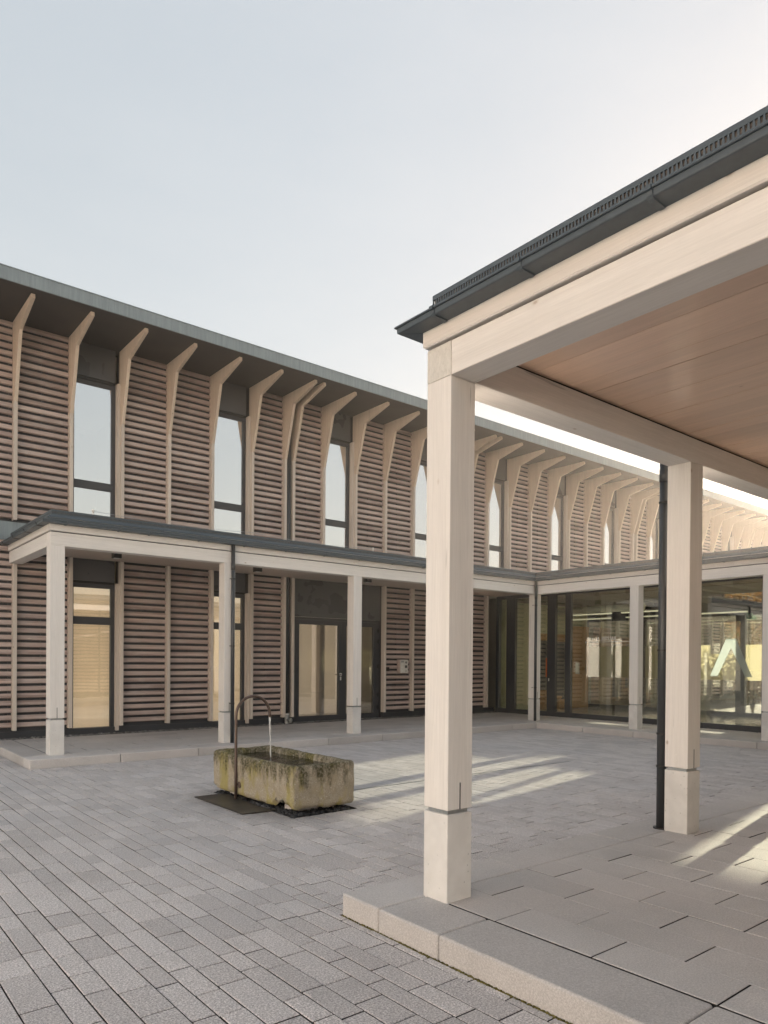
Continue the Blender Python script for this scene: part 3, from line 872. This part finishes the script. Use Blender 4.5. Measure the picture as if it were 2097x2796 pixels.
# interior lamps in the upper rooms
for k, xx in enumerate((4.5, 7.3, 10.4)):
    l_ = thing('pendant_lamp', (xx, 16.2, 6.25), 'flat white pendant lamp hanging inside an upper window', 'lamp', 'pendant lamps in the upper rooms')
    B(xx - .05, xx + .05, 15.4, 17.0, 6.25, 6.31).build('shade', WHITE, l_)
    MB().tube([(xx, 16.2, 6.31), (xx, 16.2, 7.45)], .006, 6).build('cord', WHITE, l_)

# intercom panel and small reader on the slats beside the door
ic = thing('intercom_panel', (12.34, 14.36, 1.30), 'brushed steel door intercom panel with small buttons mounted on the slats', 'intercom')
B(12.215, 12.50, 14.33, 14.44, 1.30, 1.66).build('mounting_box', SLAT, ic)
ip = B(12.235, 12.495, 14.318, 14.33, 1.305, 1.655).build('face_plate', STEEL, ic, bevel=.003)
for zz in (1.345, 1.43, 1.515): B(12.26, 12.335, 14.314, 14.319, zz, zz + .055).build('button', WHITE, ip)
for a in range(3):
    c, s = math.cos(a * math.pi / 3) * .032, math.sin(a * math.pi / 3) * .032
    MB().tube([(12.425 - c, 14.315, 1.585 - s), (12.425 + c, 14.315, 1.585 + s)], .005, 6).build('emblem_bar', BLACK, ip)
B(12.255, 12.345, 14.314, 14.319, 1.585, 1.63).build('speaker_grille', GALV, ip)
B(12.385, 12.465, 14.314, 14.319, 1.44, 1.51).build('screen', PANEL, ip)
MB().tube([(12.425, 14.319, 1.36), (12.425, 14.313, 1.36)], .012, 12).build('camera_lens', BLACK, ip)
cr = B(11.80, 11.90, 14.37, 14.43, 1.36, 1.46).build('card_reader', BLACK, None, bevel=.004, label='small black card reader box on the slats between door and intercom', cat='card reader')

# lightning conductor on the far canopy roof
lc = thing('lightning_conductor', (6.5, 11.85, 3.85), 'thin pale wire on small white holders along the far canopy roof', 'wire')
for xx in (3.62, 9.3, 12.3):
    h = MB(); h.tube([(xx, 11.80, 3.852), (xx, 11.80, 3.955)], .009, 8); h.tube([(xx, 11.80, 3.945), (xx, 11.80, 3.985)], .020, 10); h.build('holder', WHITE, lc)
path = [(3.62, 11.80, 3.965)]
for i in range(1, 40): path.append((3.62 + i * .26, 11.80, 3.965 - .05 * math.sin(math.pi * ((i * .26) % 2.84) / 2.84)))
MB().tube(path, .0032, 5).build('wire', GALV, lc)

# ------------------------------------------------------------------ glazed hall
hall = thing('glazed_hall', ((HX + HR) / 2, 7, P), 'low entrance hall with floor to ceiling dark framed glazing behind the far canopy', 'building')
B(HX, HR, -2.4, 14.5, .02, P - .004).build('floor', INFLOOR, hall)
B(HX - .05, HR + .3, -2.4, 14.42, 3.56, 3.80).build('roof', SOFFIT, hall)
B(HX - .05, HR + .25, -2.4, 14.42, 3.80, 3.85).build('roof_substrate', ROOFSTONE, hall, kind='stuff')
B(HX + .06, HR - .06, -2.4, 14.40, 3.50, 3.555).build('ceiling', DARKCEIL, hall)
for yy in [2 + .9 * i for i in range(14)]:
    B(HX + .1, HR - .1, yy, yy + .12, 3.36, 3.499).build('ceiling_joist', DARKCEIL, hall)
fr = MB()
fr.box(HX - .045, HX + .045, -2.4, 14.42, P - .02, .258)
fr.box(HX - .045, HX + .045, -2.4, 14.42, 3.46, 3.55)
VM = [(14.31, 14.42), (13.70, 14.02), (12.27, 12.54), (11.77, 11.94), (9.12, 9.22), (6.72, 6.82), (3.8, 3.9), (1.0, 1.1), (-2.4, -2.3)]
for a, b in VM: fr.box(HX - .05, HX + .05, a, b, .258, 3.46)
ff = fr.build('window_frame', ANTH, hall)
ys = sorted(VM)
for (a0, a1), (b0, b1) in zip(ys[:-1], ys[1:]):
    B(HX - .007, HX + .007, a1, b0, .258, 3.46).build('pane', GL_HALL, hall)
dh = MB(); dh.box(HX - .09, HX - .065, 12.525, 12.555, 1.21, 1.74); dh.build('door_handle', ORANGE, hall, bevel=.004)
for z in (1.28, 1.67): MB().tube([(HX - .07, 12.54, z), (HX - .045, 12.54, z)], .008, 8).build('handle_mount', BLACK, hall)
B(HX - .055, HX - .046, 12.46, 12.49, 1.10, 1.18).build('lock_plate', STEEL, hall)
for z in (.5, 1.0, 2.0, 3.0): MB().tube([(HX - .06, 13.86, z - .06), (HX - .06, 13.86, z + .06)], .014, 8).build('hinge', BLACK, hall)
# dark rail across the panes
B(HX - .014, HX - .009, 10.0, 11.32, 2.150, 2.160).build('sign_line', WHITE, hall)
MB().tube([(HX - .014, 11.30, 2.155), (HX - .009, 11.30, 2.155)], .026, 14).build('sign_dot', WHITE, hall)


def text_mesh(body, size):
    cu = bpy.data.curves.new('t', 'FONT'); cu.body = body; cu.size = size; cu.extrude = .002; cu.offset = .003
    o = bpy.data.objects.new('t', cu); COL.objects.link(o)
    dg = bpy.context.evaluated_depsgraph_get(); me = bpy.data.meshes.new_from_object(o.evaluated_get(dg))
    bpy.data.objects.remove(o); return me


tm = text_mesh('BAUTEIL A', .13)
xs_ = [v.co.x for v in tm.vertices]; wid = max(xs_) - min(xs_)
for v in tm.vertices:      # read from inside the hall, so mirrored from the yard
    t_, h_, d_ = v.co.x, v.co.y, v.co.z
    v.co = (HX - .012 + d_, 10.41 + (t_ - min(xs_)) / wid * .56, 2.195 + h_)
tm.materials.clear(); tm.materials.append(WHITE)
put('sign_lettering', tm, hall)
ar = MB(); ar.tube([(HX - .014, 11.16, 2.24), (HX - .014, 11.05, 2.24)], .006, 6); ar.tube([(HX - .014, 11.11, 2.275), (HX - .014, 11.16, 2.24), (HX - .014, 11.11, 2.205)], .006, 6); ar.build('sign_arrow', WHITE, hall)
# large pale letter A without its bar, on the pane
a_ = MB()
fnA = lambda u, w_, t: (t, u, w_)
a_.prism([(7.97, 1.325), (7.80, 1.325), (7.50, 1.965), (7.50, 2.17), (7.61, 2.17)], fnA, HX - .012, HX - .0085)
a_.prism([(7.03, 1.325), (7.39, 2.17), (7.4995, 2.17), (7.4995, 1.965), (7.18, 1.325)], fnA, HX - .012, HX - .0085)
a_.build('sign_letter', SIGNFILM, hall)

# rear glazing with frosted bands
rr = MB(); rr.box(HR - .05, HR + .05, -2.4, 14.42, P - .02, .25); rr.box(HR - .06, HR + .06, -2.4, 14.42, 2.98, 3.55)
RV = [-2.4, 1.2, 5.56, 8.1, 9.15, 12.2, 14.32]
for y in RV: rr.box(HR - .05, HR + .05, y, y + (.25 if y == 9.15 else .09), .25, 2.98)
rr.build('window_frame', ANTH, hall)
for a, b in zip(RV[:-1], RV[1:]):
    if a == 5.56:
        B(HR - .04, HR + .04, a + .09, b, .25, 2.98).build('solid_panel', PANEL, hall); continue
    B(HR - .006, HR + .006, a + .09, b, .25, 2.98).build('pane', GL_REAR, hall)
    if a == 9.15:
        B(HR - .011, HR - .0075, a + .26, 10.14, 1.15, 1.9).build('frosted_band', FOIL, hall)
        B(HR - .011, HR - .0075, 10.142, b, 1.15, 2.15).build('frosted_band', FOIL, hall)
    else:
        B(HR - .011, HR - .0075, a + .09, b, 1.15, 2.15).build('frosted_band', FOIL, hall)
# end wall with wooden doors
B(HX + .06, HR - .06, 14.32, 14.42, P, 3.5).build('end_wall', GREENWALL, hall)
B(17.62, 20.30, 14.26, 14.318, P, 2.52).build('wood_panel', HALLWOOD, hall)
B(19.45, 20.30, 14.16, 14.258, P, 2.80).build('wood_pilaster', HALLWOOD, hall)
wd = B(18.55, 19.35, 14.22, 14.258, P + .01, 2.35).build('wood_door', HALLWOOD, hall)
B(18.68, 19.20, 14.212, 14.219, .44, 2.28).build('pane', PANEL, wd)
B(17.75, 18.35, 14.245, 14.258, .75, 2.3).build('notice_board', PANEL, hall)
wp = B(19.60, 19.80, 14.15, 14.159, 1.25, 1.62).build('switch_panel', WHITE, hall)
bn = thing('bench', (17.9, 13.9, P), 'low wooden bench just inside the hall door', 'bench')
B(17.45, 18.35, 13.75, 14.15, P + .36, P + .44).build('seat', HALLWOOD, bn)
for xx in (17.5, 18.25): B(xx, xx + .06, 13.78, 14.12, P - .004, P + .36).build('leg', HALLWOOD, bn)
# ceiling services
for i, (xx, y0, y1) in enumerate(((17.1, 9.4, 10.9), (17.1, 11.2, 12.7), (18.9, 8.4, 9.9), (18.9, 10.4, 11.9), (18.9, 12.4, 13.9))):
    l_ = thing('tube_lamp', (xx, (y0 + y1) / 2, 2.95), 'slim pale tube lamp hanging under the dark ceiling of the hall', 'lamp', 'tube lamps in the hall')
    B(xx - .02, xx + .02, y0, y1, 2.945, 2.98).build('tube', LIT, l_)
    for yy in (y0 + .2, y1 - .2): MB().tube([(xx, yy, 2.985), (xx, yy, 3.36)], .004, 6).build('cord', BLACK, l_)
dk = thing('air_duct', (17.9, 11.2, 3.2), 'round pale metal air duct under the hall ceiling with a flared open end', 'duct')
MB().tube([(17.9, 10.9, 3.16), (17.9, 13.9, 3.16)], .10, 20).build('pipe', WHITE, dk, smooth=True)
MB().tube([(17.95, 10.95, 3.16), (17.72, 10.72, 3.16)], [.10, .145], 24).build('flare', INWALL, dk)
ex = B(HR - .13, HR - .10, 8.92, 9.08, 2.86, 3.02).build('exit_sign', GREEN, None, label='small green exit sign under the hall ceiling', cat='sign')
mn = MB(); mn.tube([(HR - .132, 9.0, 2.975), (HR - .128, 9.0, 2.975)], .012, 8); mn.tube([(HR - .132, 9.0, 2.955), (HR - .132, 9.005, 2.92), (HR - .132, 8.975, 2.885)], .007, 6); mn.tube([(HR - .132, 9.005, 2.92), (HR - .132, 9.035, 2.89)], .007, 6); mn.tube([(HR - .132, 9.035, 2.94), (HR - .132, 9.0, 2.95), (HR - .132, 8.97, 2.935)], .006, 6)
mn.build('running_figure', WHITE, ex)

# ------------------------------------------------------------------ low slatted building under the foreground canopy
sb = thing('pavilion', (10, -6, P), 'low slatted pavilion standing under the foreground canopy', 'building')
B(5.82, 13.9, -14.0, .48, P - .05, 3.552).build('wall', ANTH, sb)
ps = MB()
for i in range(25):
    z = .32 + .134 * (i + .5)
    for a in (5.82, 7.43, 9.04, 10.65, 12.26):
        ps.prism([(14.488 - u + .485, w_) for u, w_ in SP], lambda u, w_, t: (t, u, z + w_), a + .04, a + 1.57)
    ps.prism([(14.488 - u, w_) for u, w_ in SP], lambda u, w_, t: (5.815 - u, t, z + w_), -13.9, .46)
ps.build('slats', SLAT, sb, kind='stuff')

# ------------------------------------------------------------------ shrub added behind the hall, sized to block low sun
def shrub(x, y, h, r_, leafmat, label, seed):
    rnd = random.Random(seed); t = thing('shrub', (x, y, 0), label, 'shrub')
    st = MB()
    for i in range(9):
        a = rnd.uniform(0, 6.28); d = r_ * rnd.uniform(.2, .8); st.tube([(x, y, -.08), (x + d * .5 * math.cos(a), y + d * .5 * math.sin(a), h * .5), (x + d * math.cos(a), y + d * math.sin(a), h * rnd.uniform(.75, .98))], [.02, .013, .005], 6)
    st.build('stem', BARK, t)
    c = MB()
    for i in range(2600):
        v = Vector((rnd.gauss(0, 1), rnd.gauss(0, 1), rnd.gauss(0, 1))).normalized() * rnd.random() ** .35
        p = Vector((x + v.x * r_, y + v.y * r_, h * .55 + v.z * h * .45)); u = Vector((rnd.gauss(0, 1), rnd.gauss(0, 1), rnd.gauss(0, 1))).normalized(); w2 = u.orthogonal().normalized(); q = rnd.uniform(.035, .07)
        c.add([p - u * q, p + w2 * q * .6, p + u * q, p - w2 * q * .6], [(0, 1, 2, 3)])
    c.build('crown', leafmat, t)


shrub(24.2, 10.55, 2.85, .85, LEAF[0], 'russet leafed shrub added outside the rear glazing of the hall to block low sun', 3)

# moss along the foot of the foreground kerb
ms = MB(); pebbles(ms, 700, lambda: (NKX - abs(random.gauss(0, .006)), NKY - .02 - random.random() ** .8 * 2.2, -.004 + random.uniform(0, .004)), .003, .009)
MOSS = speck('moss', (.07, .06, .015), (.24, .20, .06), 200, .95, .4, .3, None, 0, .5)
ms.build('moss', MOSS, kind='stuff', label='thin line of yellowish moss along the foot of the foreground kerb', cat='moss')

# ------------------------------------------------------------------ stone trough with its spout
tr = thing('stone_trough', (4.31, 7.14, .05), 'weathered mossy sandstone trough filled with water in the courtyard', 'trough')
X0, X1, Y0, Y1 = 3.90, 4.705, 6.25, 8.07


def ring(ins, z, n, rad):
    x0, x1, y0, y1 = X0 + ins, X1 - ins, Y0 + ins, Y1 - ins
    pts = []
    per = 2 * (x1 - x0) + 2 * (y1 - y0)
    for i in range(n):
        d = i / n * per
        for L, fn in ((x1 - x0, lambda t: (x0 + t, y0)), (y1 - y0, lambda t: (x1, y0 + t)), (x1 - x0, lambda t: (x1 - t, y1)), (y1 - y0, lambda t: (x0, y1 - t))):
            if d <= L + 1e-9: pts.append(list(fn(d))); break
            d -= L
    for p in pts:      # rounded corners
        for cx_, cy_, sx, sy in ((x0 + rad, y0 + rad, -1, -1), (x1 - rad, y0 + rad, 1, -1), (x1 - rad, y1 - rad, 1, 1), (x0 + rad, y1 - rad, -1, 1)):
            dx, dy = p[0] - cx_, p[1] - cy_
            if dx * sx > 0 and dy * sy > 0:
                L = math.hypot(dx, dy); p[0] = cx_ + dx / L * rad; p[1] = cy_ + dy / L * rad
    return [(p[0], p[1], z) for p in pts]


N = 280
prof = [(.05, .045, .05), (.012, .062, .05)] + [(.0, z, .045) for z in (.09, .12, .15, .18, .21, .24, .27, .30, .33, .36, .39, .42, .45, .475)] + [(.004, .497, .045), (.018, .512, .045), (.035, .516, .04), (.06, .514, .04), (.073, .505, .035), (.082, .48, .035), (.088, .44, .03), (.10, .34, .03)]
rings = []
for ins, z, rad in prof:
    rr_ = []
    for (x, y, zz) in ring(ins, z, N, rad):
        v = Vector((x, y, zz)); a = noise.noise(v * 3.1); b = noise.noise(v * 11 + Vector((5, 1, 2))); c = noise.noise(v * 34)
        out = Vector((x - 4.31, y - 7.14, 0)); ax_ = abs(out.x) / .38; ay_ = abs(out.y) / .86
        nrm = Vector((math.copysign(1, out.x) if ax_ >= ay_ else 0, math.copysign(1, out.y) if ay_ > ax_ else 0, 0))
        d = a * .015 + b * .011 + c * .008 + noise.noise(v * 70) * .004
        lift = 0
        if z < .10:      # ragged, partly broken lower edge
            lift = max(0, noise.noise(Vector((x * 5, y * 5, 0)))) * .05 + .02 * max(0, b)
            nc_ = math.hypot(x - X0, y - (Y0 + .22)); lift += max(0, .10 * (1 - nc_ / .22))
        if z > .45: lift = a * .010 + b * .006
        w2 = v + nrm * (d if ins < .07 else -d * .7); w2.z += lift
        rr_.append(w2)
    rings.append(rr_)
t_ = MB(); vs_ = [v for r_ in rings for v in r_]
fs = [(i * N + k, i * N + (k + 1) % N, (i + 1) * N + (k + 1) % N, (i + 1) * N + k) for i in range(len(rings) - 1) for k in range(N)]
fs.append(tuple((len(rings) - 1) * N + k for k in range(N)))
t_.add(vs_, fs); t_.build('basin', STONE, tr, smooth=True)
wg = MB(); nx, ny = 24, 60
gx = [X0 + .075 + (X1 - X0 - .15) * i / nx for i in range(nx + 1)]; gy = [Y0 + .075 + (Y1 - Y0 - .15) * j / ny for j in range(ny + 1)]
wv = []
for yv in gy:
    for xv in gx:
        d = math.hypot(xv - 4.32, yv - 7.44)
        wv.append((xv, yv, .452 + .006 * math.exp(-d * 3.5) * math.sin(d * 55) + .0015 * noise.noise(Vector((xv * 9, yv * 9, 0)))))
wg.add(wv, [(j * (nx + 1) + i, j * (nx + 1) + i + 1, (j + 1) * (nx + 1) + i + 1, (j + 1) * (nx + 1) + i) for j in range(ny) for i in range(nx)])
wg.build('water', WATER, tr, smooth=True)
# timber bearer / stone shims under the trough
for yy in (6.45, 7.7): B(4.0, 4.6, yy, yy + .12, -.02, .085).build('shim_stone', KERB, tr, bevel=.01)
mb = MB()
pebbles(mb, 900, lambda: (random.uniform(3.91, 4.69), random.uniform(6.245, 8.02), random.uniform(-.012, .006)), .014, .034)
pebbles(mb, 260, lambda: (random.uniform(3.91, 4.08), random.uniform(6.23, 7.2), random.uniform(.0, .02)), .016, .036)
mb.build('gravel', DPEBBLE, kind='stuff', label='dark grey gravel bed under the mossy stone trough', cat='gravel')

sp_ = thing('water_spout', (3.882, 7.44, 0), 'bent bronze pipe spout pouring water into the stone trough', 'spout')
path = [(3.882, 7.44, .012)] + [(3.882, 7.44, z) for z in (.3, .6, .85, .955)]
for i in range(1, 25):
    a = math.pi * i / 24; path.append((4.102 - .22 * math.cos(a), 7.44, .965 + .222 * math.sin(a)))
path += [(4.322, 7.44, .935)]
MB().tube(path, .0165, 16).build('pipe', RUSTY, sp_, smooth=True)
MB().tube([(4.322, 7.44, .934), (4.322, 7.44, .945)], .0185, 16).build('nozzle', RUSTY, sp_)
for z in (.18, .435):
    b_ = MB(); b_.tube([(3.886, 7.44, z), (3.93, 7.40, z)], .010, 8); b_.tube([(3.895, 7.385, z), (3.945, 7.385, z)], .036, 18); b_.build('mounting_boss', RUSTY, sp_)
jp = [(4.322 + .0012 * i + .0015 * math.sin(i * 1.9), 7.44 + .001 * math.sin(i * 2.3), .936 - .485 * i / 14) for i in range(15)]
MB().tube(jp, [.0125 - .0045 * min(1, i / 7) + .001 * math.sin(i * 1.7) for i in range(15)], 10).build('water_jet', JET, sp_, smooth=True)
pl = MB(); pl.add([(3.555, 6.665, .006), (3.945, 6.625, .006), (3.945, 7.83, .006), (3.56, 7.845, .006), (3.555, 6.665, .014), (3.945, 6.625, .014), (3.945, 7.83, .014), (3.56, 7.845, .014)], [(0, 3, 2, 1), (4, 5, 6, 7), (0, 1, 5, 4), (1, 2, 6, 5), (2, 3, 7, 6), (3, 0, 4, 7)])
pl.build('floor_plate', PLATE, sp_)

# ------------------------------------------------------------------ unseen houses added west of the yard to bounce low sun into the shade
RENDER = [speck('cream_render', (.75, .72, .67), (.81, .78, .73), 30, .9, .1, .08), speck('white_render', (.74, .72, .68), (.80, .78, .75), 30, .9, .1, .08), speck('sand_render', (.68, .65, .59), (.75, .72, .66), 30, .9, .1, .08)]
TILE = speck('roof_tile', (.17, .085, .055), (.26, .13, .085), 14, .85, .3, .2)


def bounce_house(x, y0, y1, eave, ridge, depth, mi, label):
    h = thing('bounce_house', (x, (y0 + y1) / 2, 0), label, 'bounce_house')
    ym = (y0 + y1) / 2
    w_ = MB(); w_.prism([(0, 0 - .05), (-depth, -.05), (-depth, eave), (-depth / 2, ridge), (0, eave)], lambda u, w2, t: (x + u, t, w2), y0, y1)
    w_.build('wall', RENDER[mi], h)
    for s_ in (1, -1):
        r_ = MB(); a = (ridge - eave) / (depth / 2)
        p = [(.45, eave - .45 * a + .02), (.45, eave - .45 * a + .20), (-depth / 2, ridge + .20), (-depth / 2, ridge + .02)]
        r_.prism([(u if s_ > 0 else -depth - u, w2) for u, w2 in p], lambda u, w2, t: (x + u, t, w2), y0 - .4, y1 + .4)
        r_.build('roof', TILE, h)
    n = int((y1 - y0) / 2.4)
    for fl, z in ((0, .95), (1, 3.75)):
        for i in range(n):
            yc = y0 + (y1 - y0) * (i + .5) / n
            if fl == 0 and i == n // 2:
                d_ = B(x + .002, x + .05, yc - .5, yc + .5, 0, 2.1).build('door', HALLWOOD, h)
                MB().tube([(x + .05, yc + .4, 1.05), (x + .10, yc + .4, 1.05)], .02, 8).build('handle', STEEL, d_)
                continue
            f = MB()
            for a, b, c, d in ((-.55, .55, 0, .07), (-.55, .55, 1.28, 1.35), (-.55, -.48, .07, 1.28), (.48, .55, .07, 1.28), (-.03, .03, .07, 1.28)): f.box(x + .002, x + .06, yc + a, yc + b, z + c, z + d)
            wi = f.build('window', WHITE, h)
            B(x + .005, x + .02, yc - .48, yc + .48, z + .07, z + 1.28).build('pane', PANEL, wi)
            B(x + .002, x + .12, yc - .62, yc + .62, z - .06, z - .002).build('sill', KERB, wi)


bounce_house(-12, 1.2, 11.2, 6.6, 10.4, 9, 0, 'unseen cream rendered two-storey building added to bounce sunlight into the yard')
bounce_house(-15, -12, -.6, 6.4, 10.2, 9, 1, 'unseen white rendered two-storey building added beside the cream one for bounce light')
bounce_house(-17, -26, -14, 6.0, 9.6, 9, 2, 'unseen sand coloured building added at the far end of the row for bounce light')

# ------------------------------------------------------------------ trees standing west of the yard (seen mirrored in the hall glass)
def tree(x, y, h, rad, leafmat, label, seed):
    rnd = random.Random(seed)
    t = thing('tree', (x, y, 0), label, 'tree', 'trees beyond the open side of the yard')
    tk = MB(); tk.tube([(x, y, -.1), (x + .05, y, h * .2), (x - .05, y + .06, h * .45), (x, y, h * .8)], [h * .03, h * .024, h * .016, .02], 10)
    lobes = []
    for i in range(11):
        a = rnd.uniform(0, 6.28); z = h * rnd.uniform(.35, .85); d = rad * rnd.uniform(.3, .8) * (1.15 - abs(z / h - .5))
        e = (x + d * math.cos(a), y + d * math.sin(a), z + h * .06)
        tk.tube([(x, y, z - h * .14), ((x + e[0]) / 2, (y + e[1]) / 2, z - h * .02), e], [h * .011, h * .007, .01], 6); lobes.append((e, rad * rnd.uniform(.32, .5)))
    tk.build('trunk', BARK, t)
    cr_ = MB()
    for i in range(4200):
        (cx_, cy_, cz), rr2 = rnd.choice(lobes)
        v = Vector((rnd.gauss(0, 1), rnd.gauss(0, 1), rnd.gauss(0, .8))).normalized() * rr2 * rnd.random() ** .4
        p = Vector((cx_, cy_, cz)) + v; u = Vector((rnd.gauss(0, 1), rnd.gauss(0, 1), rnd.gauss(0, 1))).normalized(); w_ = u.orthogonal().normalized(); s_ = rnd.uniform(.06, .13)
        cr_.add([p - u * s_, p + w_ * s_ * .6, p + u * s_, p - w_ * s_ * .6], [(0, 1, 2, 3)])
    cr_.build('crown', leafmat, t)


for i, (x, y, h, r_, lm) in enumerate(((-26, 26, 8.5, 3.4, 0), (-31, 31, 10, 4, 1), (-24, 33, 9, 3.6, 0), (-36, 24, 9.5, 3.8, 1), (-40, 36, 11, 4.2, 0), (-30, 16, 8, 3.2, 1), (-34, 8, 9, 3.6, 0))):
    tree(x, y, h, r_, LEAF[lm], 'broad autumn tree with russet leaves beyond the open end of the yard' if lm == 0 else 'broad dark green tree beyond the open end of the yard', i)
print('rects', len(rects), 'near slats', count)

# ------------------------------------------------------------------ scattering air added for sunward glare and lifted shade
hz = NT('glare_haze_air'); hz.t.nodes.remove(hz.p)
pv = hz.n('ShaderNodeVolumePrincipled'); pv.inputs['Color'].default_value = (.97, .88, .76, 1); pv.inputs['Density'].default_value = .0013; pv.inputs['Anisotropy'].default_value = .74
hz.l(pv.outputs[0], hz.out.inputs['Volume'])
B(-170, 170, -170, 170, -1.1, 13.5).build('glare_haze', hz.m, kind='stuff', label='thin warm scattering air added over the whole yard for sunward glow', cat='glare_haze')
